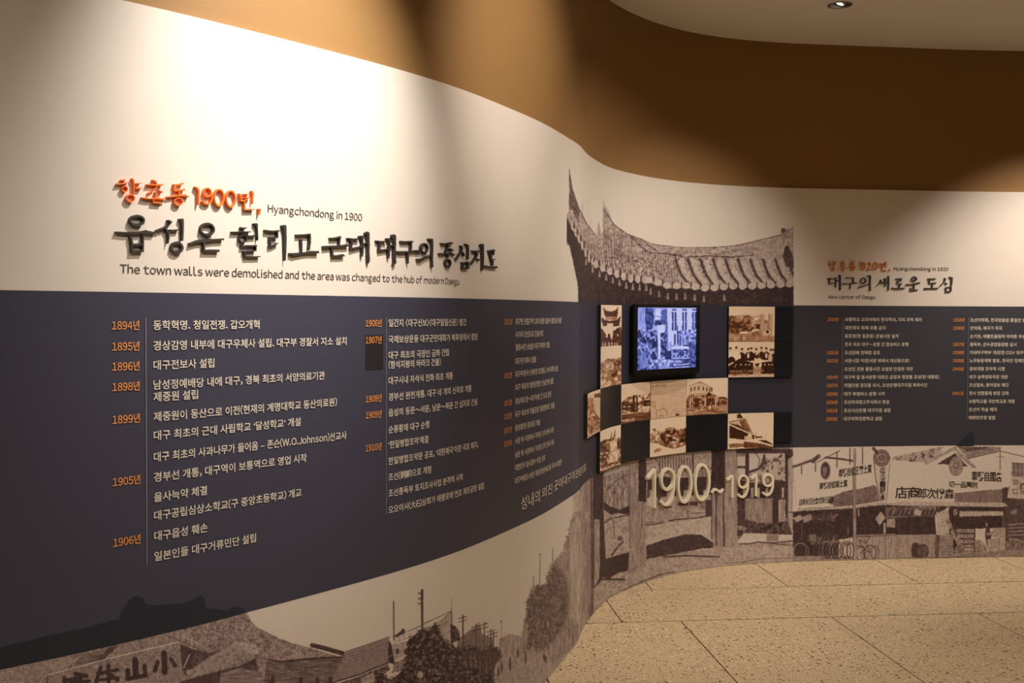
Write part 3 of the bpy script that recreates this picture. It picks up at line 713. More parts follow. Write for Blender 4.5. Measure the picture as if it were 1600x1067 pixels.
m1 = print_grid('photo_mural', 2.72, SJ, NAVY_Z, 2.19, e1, M_PRINT, MURAL_RAMP, loc=base_at(4, NAVY_Z), dens=1.6, drop=0.0)
tag(m1, 'printed photo of a sweeping tiled roof above the screen and photo boards', 'mural')
m2 = print_grid('photo_mural', -0.35, SG, 0.004, MURAL_Z, e1, M_PRINT, MURAL_RAMP, loc=base_at(1, 0), dens=1.3)
tag(m2, 'pale printed street photo with tiled houses and poles along the lower left wall', 'mural')
m3 = print_grid('photo_mural', SG, SJ, 0.004, MURAL_Z, e1, M_PRINT, MURAL_RAMP, loc=base_at(4, 0), dens=1.6)
tag(m3, 'printed photo of an open wooden gateway behind the raised year numerals', 'mural')
m4 = print_grid('photo_mural', SJ, 7.1, 0.004, MURAL_Z, e1, M_PRINT, MURAL_RAMP, loc=base_at(6, 0), dens=1.6)
tag(m4, 'printed photo of bicycle shops with lettered billboards at the lower right', 'mural')

# ------------------------------------------------------------------ lettering helpers
_tc = {}
CHARS = {0.012: '–‘’〈〉大朝石鮮가간감갑강개거건격결경계고곡공과관교구국군극근금기나남내네년노뇌늑단달담당대도독동들등라락란령로론료류를리린림립마만맞매면명목무문물미민바밖반발방배버법베병보본부북붕사산상서석선설성세소손송수순스슨습승시식신실심십씨아안앙앞애약양어언업에역연열염영예오올옴완용우운원위유으은을읍의이익인일임자작장재쟁적전점정제조존종좌주죽준중지직진차찰창채청체초총최축춤치침칭크키태토톤통파편평폐포폭표픽학한할함합항행향혁현호홍화활황회획후훼히＇（），．０１２３５６７８９ＣＧＪＯＶＷｈｎｏｓ～',
         0.004: '곳이４' + '０１９ＤＨＴａｂｃｄｅｆｇｈｉｌｍｎｏｒｓｔｕｗｙ',
         0.0: '出口관구내대로문성외으의진',
         0.014: 'スタミ一丨元切勝各品商國士富屬店式悅日會株森次王社米自菊號製覇車轉造郎附'}
TMP = bpy.data.scenes.new('type_setting')
def set_type(chars, bold, res):
    """one text object holds one sign per line; its mesh is cut back into single signs"""
    chars = list(chars); STEP = 4.0
    c = bpy.data.curves.new('t', 'FONT'); c.body = '\n'.join(chars); c.offset = bold; c.resolution_u = res; c.space_line = STEP
    o = bpy.data.objects.new('t', c); TMP.collection.objects.link(o)
    vl = TMP.view_layers[0]; vl.update()
    me = bpy.data.meshes.new_from_object(o.evaluated_get(vl.depsgraph))
    V = np.zeros(len(me.vertices) * 3, np.float32); me.vertices.foreach_get('co', V); V = V.reshape(-1, 3)[:, :2].astype(float)
    row = np.round((0.35 - V[:, 1]) / STEP).astype(int)
    Fr = [[] for _ in chars]; idx = np.zeros(len(V), int)
    for r in range(len(chars)): m_ = row == r; idx[m_] = np.arange(m_.sum())
    for p in me.polygons:
        f = tuple(p.vertices); Fr[row[f[0]]].append(tuple(int(idx[k]) for k in f))
    for r, ch in enumerate(chars):
        v = V[row == r].copy(); v[:, 1] += r * STEP
        _tc[(ch, bold, res)] = (v, Fr[r])
    bpy.data.objects.remove(o); bpy.data.curves.remove(c); bpy.data.meshes.remove(me)
def raw_mesh(ch, bold, res):
    if (ch, bold, res) not in _tc:
        need = ''.join(dict.fromkeys(CHARS.get(bold, '') + ch))
        set_type([c for c in need if (c, bold, res) not in _tc], bold, res)
    return _tc[(ch, bold, res)]
ADV = 0.92       # advance of one syllable block
def text_mesh(body, bold=0.0, res=3, sb=1.0, word=0.30):
    """sets the line sign by sign; Latin letters and figures are taken from the full-width forms and set tight"""
    Vs, Fs, k, x = [], [], 0, 0.0
    for ch in body:
        if ch == ' ': x += word * ADV; continue
        full = 0x21 <= ord(ch) <= 0x7e
        V, F = raw_mesh(chr(ord(ch) + 0xFEE0) if full else ch, min(bold, .004) if ch == '4' else bold, res)
        V = V.copy(); x0, x1 = V[:, 0].min(), V[:, 0].max()
        if full or ch in '‘’〈〉–':
            bl = .062 if ch in 'HBDEFKLMNPRUbhiklmnprt1' else .015 if ch in 'vwyTWfj()' else .036
            br = .062 if ch in 'HIMNUadghijlmnqu1' else .01 if ch in 'rfvwyTk()' else .036
            x += bl * sb; V[:, 0] += x - x0; x += (x1 - x0) + br * sb
        else:
            V[:, 0] += x; x += ADV
        Vs.append(V); Fs += [tuple(i + k for i in f) for f in F]; k += len(V)
    return np.concatenate(Vs), Fs
def fix(F, V2):
    """all faces counter-clockwise in (s, z)"""
    out = []
    for f in F:
        p = V2[list(f)]; q = np.roll(p, -1, 0)
        a = (p[:, 0] * q[:, 1] - q[:, 0] * p[:, 1]).sum()
        out.append(tuple(f) if a > 0 else tuple(reversed(f)))
    return out
def flat_text(name, body, s0, s1, zc, h, m, parent=None, off=0.0042, bold=0.0, loc=None, zslope=0.0, cy=0.38, cap=0.88, grow=None, word=0.30):
    V, F = text_mesh(body, bold, word=word)
    x0, x1 = V[:, 0].min(), V[:, 0].max(); F = fix(F, V)
    if s1 is None: s1 = s0 + (x1 - x0) * grow
    t = (V[:, 0] - x0) / (x1 - x0)
    s = s0 + t * (s1 - s0); z = zc + (V[:, 1] - cy) * h / cap + zslope * t
    return mesh_obj(name, wall(s, z, off), F, m, parent, loc)
def slab(V2, F, off0, off1):
    """extrude a flat triangulated shape given in (s, z) to a raised piece"""
    n = len(V2); Vt = np.concatenate([wall(V2[:, 0], V2[:, 1], off1), wall(V2[:, 0], V2[:, 1], off0)])
    F = fix(F, V2); cnt = {}
    for f in F:
        for a, b in zip(f, f[1:] + f[:1]): cnt[(a, b)] = cnt.get((a, b), 0) + 1
    side = [(b, a, a + n, b + n) for (a, b) in cnt if (b, a) not in cnt]
    return Vt, list(F) + side

# ------------------------------------------------------------------ left timeline film
PL = wall(2.2, 1.1, 0).tolist()
pl = thing('timeline_panel', 'dark navy timeline band starting 1894, curving along the left wall to the boards', 'information panel', wall(1.6, MURAL_Z, 0))
V, F = strip(-1.6, 2.975, MURAL_Z, NAVY_Z, 0.0016, 0.03); mesh_obj('panel_film', V, F, M_NAVY, pl, smooth=True)
V, F = strip(2.975, SJ, MURAL_Z, NAVY_Z, 0.0016, 0.03)
o = mesh_obj('panel_film', V, F, M_NAVY2, pl, smooth=True); o['label'] = 'darker navy film behind the photo boards and screen'
# dark printed silhouettes of roofs and trees showing through the film
def px_poly(name, pts, m, parent, off):
    s, z = W(np.array([p[0] for p in pts], float), np.array([p[1] for p in pts], float), off)
    bm = bmesh.new(); vs = [bm.verts.new((a, b, 0)) for a, b in zip(s, z)]
    f = bm.faces.new(vs); bmesh.ops.triangulate(bm, faces=[f])
    bmesh.ops.subdivide_edges(bm, edges=[e for e in bm.edges if e.calc_length() > .15], cuts=3, use_grid_fill=True)
    bmesh.ops.triangulate(bm, faces=bm.faces[:])
    bm.verts.index_update(); V2 = np.array([v.co[:2] for v in bm.verts]); FF = [tuple(v.index for v in f.verts) for f in bm.faces]; bm.free()
    return mesh_obj(name, wall(V2[:, 0], V2[:, 1], off), fix(FF, V2), m, parent)
def bline(x):  # lower edge of the film in the photograph
    return np.interp(x, [-60, 0, 172, 320, 388, 500], [1060, 1047, 1010, 975, 957, 928])
top = [(-60,1022),(0,1012),(28,1005),(60,997),(100,988),(140,980),(176,969),(186,968),(190,956),(197,946),(200,940),(207,933),(216,931),(224,934),(228,943),(240,946),(262,944),(285,943),(300,938),(309,932),(315,930),(320,934),(321,949),(340,952),(358,954),(362,949),(372,947),(380,951),(385,956)]
bot = [(x, bline(x) - 1) for x in range(380, -61, -20)]
o = px_poly('roof_silhouette', top + bot, M_SILH, pl, 0.0026); o['label'] = 'darker silhouette of roof and trees in the navy film'
V, F = strip(1.152, 1.229, 1.322, 1.425, 0.003, 0.02); o = mesh_obj('cover_patch', V, F, M_PATCH, pl); o['label'] = 'near-black rectangular patch under the 1907 line'

HH = 0.0228                      # height of the timeline lettering
def column(parent, x0, rows, yx0, yx1, rule, first_bold=0.012):
    s0, _ = W(x0, rows[0][1]); ys0, _ = W(yx0, rows[0][1]); ys1, _ = W(yx1, rows[0][1])
    g = []
    for yr, y, x1, body in rows:
        _, z = W(x0, y)
        if x1 is not None:
            s1, _ = W(x1, y); V, _f = text_mesh(body, first_bold); g.append((s1 - s0) / (V[:, 0].max() - V[:, 0].min()))
    gm = float(np.median(g))
    for yr, y, x1, body in rows:
        _, z = W(x0, y); s1 = float(W(x1, y)[0]) if x1 is not None else None
        flat_text('entry_text', body, float(s0), s1, float(z), HH, M_WTXT, parent, bold=first_bold, grow=gm)
        if yr:
            o = flat_text('year_label', yr, float(ys0), float(ys1), float(z), HH * .98, M_OTXT, parent, bold=first_bold)
            o['label'] = 'orange year figure ' + yr[:4]
    rx, ry0, ry1 = rule
    s, z0 = W(rx, ry1); _, z1 = W(rx, ry0)
    V, F = strip(float(s) - .0009, float(s) + .0009, float(z0), float(z1), 0.0042, 0.01); mesh_obj('divider_line', V, F, M_RULE, parent)
column(pl, 238, [
 ('1894년', 507.8, 404, '동학혁명. 청일전쟁. 갑오개혁'),
 ('1895년', 539.8, 540, '경상감영 내부에 대구우체사 설립. 대구부 경찰서 지소 설치'),
 ('1896년', 570.3, 333.5, '대구전보사 설립'),
 ('1898년', 601.2, 506, '남성정예배당 내에 대구, 경북 최초의 서양의료기관'),
 ('', 620, 308, '제중원 설립'),
 ('1899년', 651, 525, '제중원이 동산으로 이전(현재의 계명대학교 동산의료원)'),
 ('', 680.3, 468.3, '대구 최초의 근대 사립학교 ‘달성학교’ 개설'),
 ('', 714, 540, '대구 최초의 사과나무가 들어옴 – 존슨(W.O.Johnson)선교사'),
 ('1905년', 745.6, 477.6, '경부선 개통, 대구역이 보통역으로 영업 시작'),
 ('', 777, 322, '을사늑약 체결'),
 ('', 805.6, 469.5, '대구공립심상소학교(구 중앙초등학교) 개교'),
 ('1906년', 837.7, 323, '대구읍성 훼손'),
 ('', 869.7, 398.5, '일본인들 대구거류민단 설립')], 173.7, 216.4, (228.3, 497, 882))
column(pl, 605.7, [
 ('1906년', 504.4, 727, '일간지 〈대구신보〉〈대구일일신문〉 발간'),
 ('1907년', 530.2, 744, '국채보상운동 대구군민대회가 북후정에서 열림'),
 ('', 554.9, 699.9, '대구 최초의 극장인 금좌 건립'),
 ('', 570, 687, '(함석지붕의 바라크 건물)'),
 ('', 594.7, 705.8, '대구시내 자석식 전화 최초 개통'),
 ('1908년', 620.2, 735, '경부선 완전개통. 대구 네 개의 신작로 개통'),
 ('1909년', 644.9, 744, '읍성의 동문~서문, 남문~북문 간 십자로 건설'),
 ('', 671.1, 669, '순종황제 대구 순행'),
 ('1910년', 695, 667.5, '‘한일병합조약’체결'),
 ('', 720.5, 745.6, '한일병합조약문 공포, ‘대한제국’이란 국호 폐지,'),
 ('', 745.5, 672, '조선(朝鮮)으로 개칭'),
 ('', 770.6, 721.7, '조선총독부 토지조사사업 본격적 시작'),
 ('', 796.6, 754.4, '오오이시(大石)상회가 태평로에 연초 제조공장 설립')], 569.9, 594.7, (602, 496, 803))
column(pl, 804.4, [
 ('1911년', 502.2, 875.4, '대구면 관할구역 28개 동명 일본식 명칭으로 개정'),
 ('', 522.6, 846.6, '시가지 간선도로 건설사업'),
 ('', 542.8, 856.9, '활동사진 상설관 대구구락부 건립'),
 ('', 564.4, 835.7, '대구전기회사 설립'),
 ('1912년', 584.7, 870, '대구우편국 신축(현 포정동), 아사히좌 신설'),
 ('', 605.1, 863, '대구 최초의 일반은행인 선남은행 설립'),
 ('1913년', 626.8, 859.6, '경상북도청~대구부청 간 도로 준공'),
 ('1915년', 647.2, 864.3, "대구 최초의 직물공장 '동양염직소' 설립"),
 ('1917년', 668.7, 842, '중앙통(현 중앙로) 개설'),
 ('1919년', 689, 863, '서문 밖 시장에서 기미년 1차 만세 시위'),
 ('', 710.3, 863.7, '남문 밖 시장에서 기미년 2차 만세 시위'),
 ('', 730.6, 850.2, '대한민국 임시정부 수립 선포'),
 ('', 750.8, 875.9, '대구부립도서관 개관(경상북도청 구내 뇌경관)')], 786.6, 798.8, (802.3, 495, 758))
# handwritten slogan, words of falling size
for body, xa, ya, xb, yb, h, bd in (('성내의', 812.5, 787, 842, 774, .050, 0.0), ('외진', 845, 771, 861.5, 762, .042, 0.0), ('곳이', 864, 760, 877.5, 752, .043, .004), ('대구의', 879, 751, 896.5, 741, .039, 0.0), ('관문으로', 897.5, 741, 914.5, 729, .037, 0.0)):
    sa_, za_ = W(xa, ya); sb_, zb_ = W(xb, yb)
    o = flat_text('slogan_text', body, float(sa_), float(sb_), float(za_), h, M_WTXT, pl, bold=bd, zslope=float(zb_ - za_))

# ------------------------------------------------------------------ right timeline film
pr = thing('timeline_panel', 'dark grey timeline band starting 1920, right of the photo boards', 'information panel', wall(6.2, MURAL_Z, 0))
V, F = strip(SJ, 8.4, MURAL_Z, NAVY_Z, 0.0016, 0.03); mesh_obj('panel_film', V, F, M_NAVY3, pr, smooth=True)
o = px_poly('roof_silhouette', [(1494,697.2),(1500,690),(1508,682),(1514,676),(1522,674),(1522,697)], M_SILH, pr, 0.0026); o['label'] = 'dark slanting roof shape cut by the lower edge'
column(pr, 1319.9, [
 ('1920년', 499, 1439.6, '보통학교 교과서에서 한국역사, 지리 과목 폐지'),
 ('', 512, 1383, '대한제국 화폐 유통 금지'),
 ('', 524.9, 1403.2, '동문정(현 동문동) 공설시장 설치'),
 ('', 537.9, 1418.7, '전국 최초 대구~포항 간 합승버스 운행'),
 ('1921년', 550.9, 1374.6, '조선담배 전매령 공포'),
 ('1922년', 563.5, 1420.5, '서문시장 이전(서문 밖에서 대신동으로)'),
 ('', 576.5, 1425.9, '조선인 전용 활동사진 상설관 만경관 개관'),
 ('1924년', 589.2, 1467.2, '대구역 앞 동서방향 대로인 금정과 행정통 조성(현 태평로)'),
 ('1927년', 602, 1447.8, '의열단원 장진홍 의사, 조선은행대구지점 폭파사건'),
 ('1929년', 615.4, 1382.2, '대구 부영버스 운행 시작'),
 ('1930년', 628.2, 1388.8, '조선미곡창고주식회사 창설'),
 ('1931년', 641.2, 1390.8, '조선식산은행 대구지점 설립'),
 ('1933년', 654.2, 1377.4, '대구의학전문학교 설립')], 1292.5, 1309.5, (1314.5, 494, 657))
column(pr, 1515.6, [
 ('1933년', 500, None, '조선어학회, 한국맞춤법 통일안 발표'),
 ('1936년', 512.6, 1565.4, '안익태, 애국가 작곡'),
 ('', 525.4, None, '손기정, 베를린올림픽 마라톤 우승'),
 ('1937년', 538, 1587.7, '총독부, 군수공업동원법 실시'),
 ('1938년', 550.7, None, '키네마구락부 개관(현 CGV 대구한일)'),
 ('1939년', 563.3, None, '노무동원계획 발표, 한국인 강제연행'),
 ('1940년', 576.2, 1569, '창씨개명 전국적 시행'),
 ('', 588.8, 1574, '대구 송죽영화극장 개관'),
 ('', 601.4, 1575.7, '조선일보, 동아일보 폐간'),
 ('1941년', 614.3, 1575.7, '전시 언론통제 방침 강화'),
 ('', 627, 1584.6, '보통학교를 국민학교로 개칭'),
 ('', 639.7, 1557, '조선어 학습 폐지'),
 ('', 652.4, 1554.9, '태평양전쟁 발발')], 1489, 1506.2, (1510.3, 495, 656))

# ------------------------------------------------------------------ flat English captions
def caption(body, a, b, m, label, h=0.0, bold=0.004):
    (xa, ya), (xb, yb) = a, b        # ends of the base line
    s0, z0 = W(xa, ya); s1, z1 = W(xb, yb); z = float((z0 + z1) / 2)
    o = flat_text('caption_lettering', body, float(s0), float(s1), z, h, m, None, off=0.0015, cy=0.0, cap=0.80, word=.24, bold=bold, loc=wall((s0+s1)/2, z, 0).tolist())
    return tag(o, label, 'lettering')
caption('Hyangchondong in 1900', (418, 332.2), (565.3, 344.8), M_DTXT, 'thin grey caption Hyangchondong in 1900 beside the orange raised letters', 0.0228)
caption('The town walls were demolished and the area was changed to the hub of modern Daegu', (187.2, 427.6), (716.9, 444.2), M_DTXT, 'long thin grey caption about the town walls under the big charcoal heading', 0.0228)
caption('Hyangchondong in 1920', (1396.2, 422.6), (1481.8, 423), M_DTXT, 'small grey caption Hyangchondong in 1920 on the right wall', 0.0228, .012)
caption('New center of Daegu', (1294, 466.7), (1367.4, 466.9), M_DTXT, 'small grey caption New center of Daegu above the right timeline', 0.0228, .012)

# ------------------------------------------------------------------ raised brush lettering
KW, SIDE = 0.9, 2.0
def stroke(pts, wd, sc, closed=False, jit=.10, step=9):
    """outline strip of a brush stroke in crop pixels -> list of quads (pairs of left/right points)"""
    p = np.array([q[:2] for q in pts], float); ws = np.array([(q[2] if len(q) > 2 else wd) for q in pts], float)
    if closed: p = np.r_[p, p[:1]]; ws = np.r_[ws, ws[:1]]
    d = np.r_[0, np.cumsum(np.hypot(*np.diff(p, axis=0).T))]; n = max(3, int(d[-1] / step) + 1)
    if closed: t = np.linspace(0, d[-1], n + 1)
    else:
        t = np.unique(np.r_[np.linspace(0, d[-1], n), d])
    x = np.stack([np.interp(t, d, p[:, 0]), np.interp(t, d, p[:, 1])], 1); w_ = np.interp(t, d, ws)
    if closed: g = (np.roll(x[:-1], -1, 0) - np.roll(x[:-1], 1, 0)); g = np.r_[g, g[:1]]
    else:
        g = np.gradient(x, axis=0)
    g /= np.maximum(np.hypot(*g.T), 1e-6)[:, None]; nn = np.stack([-g[:, 1], g[:, 0]], 1)
    j1 = 1 + jit * RNG.standard_normal(len(t)); j2 = 1 + jit * RNG.standard_normal(len(t))
    if closed: j1[-1] = j1[0]; j2[-1] = j2[0]
    w_ = np.maximum(w_ * KW - SIDE * sc * np.abs(nn[:, 0]), 1.1 * sc); x = x + np.array([SIDE * .45 * sc, 0])
    Lp = x + nn * (w_ * j1 / 2)[:, None]; Rp = x - nn * (w_ * j2 / 2)[:, None]
    return Lp, Rp
def ringpts(cx, cy, rx, ry, n=18, w1=None, w2=None):
    out = []
    for k in range(n):
        a = 2 * math.pi * k / n; q = (cx + rx * math.cos(a), cy + ry * math.sin(a))
        out.append(q if w1 is None else q + (w1 + (w2 - w1) * (.5 + .5 * math.cos(a - .6)),))
    return out
def letter(parent, strokes, ox, oy, sc, m, front, name='letter', jit=.09):
    Vs, Fs = [], []; k = 0
    for i, st in enumerate(strokes):
        closed = st[0] == 'ring'
        if closed: _, cx, cy, rx, ry, wd = st; pts = ringpts(cx, cy, rx, ry, 18, wd * .85, wd * 1.2)
        else: wd, pts = st
        Lp, Rp = stroke(pts, wd, sc, closed, jit)
        f_off = front - 0.00025 * (i % 5)
        n = len(Lp); pp = np.r_[Lp, Rp] / sc + (ox, oy)
        s, z = W(pp[:, 0], pp[:, 1], round(front, 4)); V2 = np.stack([s, z], 1)
        Q = [(j, j + 1, n + j + 1, n + j) for j in range(n - 1)]
        V, F = slab(V2, Q, 0.0, f_off)
        Vs.append(V); Fs += [tuple(a + k for a in f) for f in F]; k += len(V)
    return mesh_obj(name, np.concatenate(Vs), Fs, m, parent)
def heading(label, m, front, groups, at_px, jit=.09):
    s, z = W(*at_px); t = thing('raised_heading', label, 'lettering', wall(float(s), float(z), 0))
    for (ox, oy, sc), letters in groups:
        for nm, st in letters: letter(t, st, ox, oy, sc, m, front, nm, jit)
    return t
T_ = 0.0115
# orange line, left: measured crops (178,270)x12.9 and (296,280)x12.9
OL = [((178, 270, 12.903), [
 ('letter', [(34, [(150,150),(225,140)]), (24, [(200,150),(215,190)]), (26, [(65,225,34),(190,215,26),(300,190,16)]), ('ring', 222, 325, 55, 55, 28),
             (34, [(375,110,34),(405,170,42),(408,300,34),(405,430,18)]), (20, [(425,215),(555,205)]), (24, [(430,305),(570,312)]), ('ring', 335, 510, 82, 72, 30)]),
 ('letter', [(26, [(790,140),(850,180,44),(868,240)]), (28, [(675,235),(850,240),(990,240,36)]), (24, [(870,240,28),(850,300),(780,360),(700,415,16)]), (22, [(910,355,14),(960,375,38),(985,400,30)]),
             (30, [(850,385),(848,500)]), (30, [(570,500,30),(700,520,22),(870,515),(1045,535,34)]), (34, [(790,520),(800,590)]), (28, [(790,595),(880,600),(975,610,34)])]),
 ('letter', [(34, [(1215,240,30),(1300,240),(1400,215,44)]), (50, [(1235,240),(1230,365)]), (28, [(1225,365),(1310,350),(1435,335,40)]), (38, [(1322,350),(1318,460)]),
             (32, [(1080,485,26),(1220,470),(1340,450),(1440,450,44),(1515,485,22)]), ('ring', 1302, 580, 78, 75, 24)])]),
 ((296, 280, 12.903), [
 ('letter', [(26, [(120,150,16),(160,180,44),(190,220,50),(188,350,50),(185,520,40)])]),
 ('letter', [('ring', 365, 265, 72, 85, 34), (40, [(445,270),(452,400),(430,460)]), (38, [(265,440,30),(300,480),(350,500),(410,490),(445,440)]), (26, [(300,340),(420,350)])]),
 ('letter', [('ring', 598, 370, 95, 165, 40)]),
 ('letter', [('ring', 838, 395, 92, 160, 40)]),
 ('letter', [(34, [(1015,285),(1035,340,44),(1048,430)]), (26, [(1040,440),(1120,425),(1215,370,18)]), (22, [(1105,300),(1215,295)]), (20, [(1110,370),(1225,372)]), (42, [(1262,230,34),(1290,290,46),(1280,400),(1278,500,36)]), (40, [(1110,450),(1120,600)]), (22, [(1110,610),(1310,608)])]),
 ('comma', [(44, [(1400,595,30),(1425,620,50),(1418,680,34),(1405,720,10)])])])]
SIDE = 1.3
heading('orange raised brush letters with 1900, top line of the large left heading', M_ORANGE, T_, OL, (300, 330), .06)
CL = [((175, 330, 8.889), [
 ('letter', [('ring', 343, 128, 98, 64, 40), (40, [(55,290,22),(200,300,30),(340,300,36),(470,285,50),(600,305,34)]), (48, [(255,350),(275,430),(280,560)]), (44, [(425,330),(430,440),(425,560)]), (34, [(270,465),(440,462)]), (36, [(265,555),(435,552)])]),
 ('letter', [(34, [(775,125,30),(820,150,44),(780,200,30),(715,235,34),(615,270,22)]), (40, [(740,240,30),(778,290,46),(785,380),(775,450,20)]), (26, [(800,265),(930,258,18)]), (56, [(935,110,20),(975,125,66),(980,220,50),(975,410,44)]), ('ring', 900, 505, 76, 66, 46)]),
 ('letter', [('ring', 1322, 250, 92, 78, 38), (36, [(1080,455,36),(1200,415,44),(1350,400),(1550,388,26)]), (44, [(1265,400),(1275,480),(1280,550)]), (36, [(1262,548),(1380,548),(1490,550)])])]),
 ((355, 340, 10.667), [
 ('letter', [(14, [(80,237),(390,236,18)]), (40, [(230,165),(270,185,50),(320,165,10)]), ('ring', 262, 350, 62, 62, 26), (26, [(330,305),(400,308),(480,298,34)]), (50, [(445,100,20),(490,115,64),(502,200,36),(505,300,42),(510,380,34)]), (26, [(235,478),(340,468),(490,470)]), (36, [(478,460),(475,555)]), (22, [(270,565),(470,550)]), (40, [(290,570),(302,660)]), (22, [(300,652),(430,652),(550,648)])]),
 ('letter', [(30, [(630,212),(740,228),(860,218)]), (48, [(835,210),(835,325)]), (38, [(705,340),(840,330)]), (40, [(718,340),(722,480)]), (30, [(700,480),(780,462),(850,425,18)]), (66, [(915,135,30),(955,150,80),(965,300,66),(965,450,60),(965,600,50),(962,720,20)])]),
 ('letter', [(22, [(1155,290),(1260,288),(1380,280,36)]), (54, [(1375,275,50),(1378,400,54),(1362,545,40)]), (48, [(1232,360,50),(1240,460,46),(1240,580,40)]), (44, [(1045,600,30),(1110,612,56),(1280,590,26),(1400,575,44),(1525,575,46)])])]),
 ((500, 355, 10.667), [
 ('letter', [(22, [(170,182,16),(250,180),(345,165,40)]), (44, [(330,165,50),(325,230),(320,300,36)]), (40, [(55,330,44),(180,320,34),(330,315,30),(440,305,50),(475,315,20)]), (42, [(190,335),(205,410),(215,480)]), (34, [(200,478),(300,480),(380,470,52),(412,480,20)])]),
 ('letter', [(24, [(465,185),(560,198),(650,195,30)]), (54, [(500,195,40),(535,240,50),(520,330,46),(520,370,60)]), (28, [(520,355,40),(590,345,26),(690,322)]), (56, [(660,150,24),(700,165,70),(705,260,52),(710,400),(700,490,44)]), (26, [(720,275),(800,260)]), (64, [(755,110,40),(795,105,76),(805,250,60),(802,400,56),(808,560,64),(800,605,20)])]),
 ('letter', [(24, [(940,228),(1020,240),(1105,238,28)]), (50, [(975,235,40),(1000,280,48),(990,350,46),(990,400,56)]), (28, [(990,385,40),(1060,375,24),(1140,370)]), (54, [(1115,190,30),(1155,205,66),(1160,300,52),(1150,430),(1145,520,40)]), (26, [(1180,305),(1240,310)]), (64, [(1200,150,40),(1240,150,70),(1245,300,58),(1240,450,56),(1248,590,62),(1225,635,20)])]),
 ('letter', [(28, [(1350,235,34),(1400,242,24),(1545,240,30)]), (46, [(1520,235),(1520,330),(1510,410,36)]), (34, [(1285,405,30),(1330,418,40),(1480,410,30),(1560,395,26),(1640,400,48),(1690,410,16)]), (50, [(1465,420),(1465,520),(1470,605,40)])])]),
 ((645, 360, 11.429), [
 ('letter', [('ring', 210, 315, 60, 80, 30), (40, [(85,520,40),(140,530,46),(230,475,30),(330,440,26)]), (54, [(285,150,24),(340,170,66),(350,300,50),(345,500,46),(350,660,50)])]),
 ('letter', [(28, [(515,235,30),(600,240,26),(705,225,48)]), (30, [(640,245,30),(620,320,24),(590,395,14)]), (34, [(640,325,14),(690,340,40),(730,360,20)]), (28, [(480,418,34),(600,418,24),(680,405,26),(745,440,44)]), (44, [(630,420),(632,490)]), ('ring', 632, 585, 46, 66, 30)]),
 ('letter', [(46, [(860,270,24),(880,310,54),(870,380,34),(820,460,30),(775,525,12)]), (44, [(890,385,16),(915,430,44),(915,465,20)]), (44, [(945,240,16),(985,270,50),(995,350,40),(988,520,34)]), (44, [(895,565),(900,680)]), (28, [(885,580),(1000,568)]), (40, [(985,565),(985,670)]), (30, [(885,682),(1005,672)])]),
 ('letter', [(26, [(1070,370,30),(1140,375),(1210,370,36)]), (40, [(1125,390,34),(1150,440,44),(1110,520,28),(1045,600,14)]), (40, [(1155,505,20),(1195,530,46)]), (58, [(1215,275,50),(1250,270,66),(1255,450,56),(1255,600,50),(1245,715,34)])]),
 ('letter', [(28, [(1360,370,30),(1460,355,40)]), (44, [(1445,355),(1440,430)]), (36, [(1380,436),(1450,424)]), (36, [(1400,430),(1405,520)]), (22, [(1400,525),(1475,515,14)]), (40, [(1430,530),(1425,630)]), (34, [(1295,635,34),(1380,655,26),(1505,655,40)])])])]
SIDE = 2.2
heading('charcoal raised brush letters, the largest heading on the left wall', M_CHAR, T_, CL, (500, 390), .09)
# right headings (crops (1285,400) and (1385,400), x13.913)
OR = [((1285, 400, 13.913), [
 ('letter', [(18, [(140,120),(185,118)]), (16, [(115,170),(160,165),(205,150)]), ('ring', 172, 195, 30, 22, 16), (24, [(240,105),(245,190),(240,250)]), (12, [(250,140),(320,125)]), (12, [(250,175),(300,175)]), ('ring', 222, 290, 36, 28, 18)]),
 ('letter', [(20, [(425,100),(445,120)]), (18, [(375,150),(500,145)]), (20, [(445,150),(385,215)]), (20, [(455,170),(505,205)]), (20, [(440,205),(440,270)]), (20, [(335,280),(450,265),(530,260)]), (20, [(420,275),(425,320),(480,322)])]),
 ('letter', [(22, [(615,130),(700,115)]), (28, [(620,130),(625,185)]), (20, [(620,185),(715,170)]), (24, [(665,190),(665,225)]), (24, [(560,245),(650,225),(740,232)]), ('ring', 655, 285, 40, 34, 20)]),
 ('letter', [(24, [(815,130),(838,160,32),(840,290,26)])]),
 ('letter', [('ring', 900, 180, 32, 42, 18), (24, [(935,180),(935,250),(900,295),(870,285)])]),
 ('letter', [(22, [(985,165),(1020,135),(1050,165),(1030,220),(975,290),(1070,290)])]),
 ('letter', [('ring', 1155, 215, 48, 75, 24)]),
 ('letter', [(22, [(1262,150),(1275,225),(1350,210)]), (12, [(1300,165),(1370,160)]), (12, [(1310,195),(1380,190)]), (22, [(1385,120),(1392,235)]), (22, [(1305,250),(1310,315),(1400,312)])]),
 ('comma', [(22, [(1475,285),(1470,310),(1455,335,8)])])])]
SIDE = 0.0
heading('small ochre raised brush letters with 1920 on the right wall', M_ORANGE2, 0.008, OR, (1340, 420), .07)
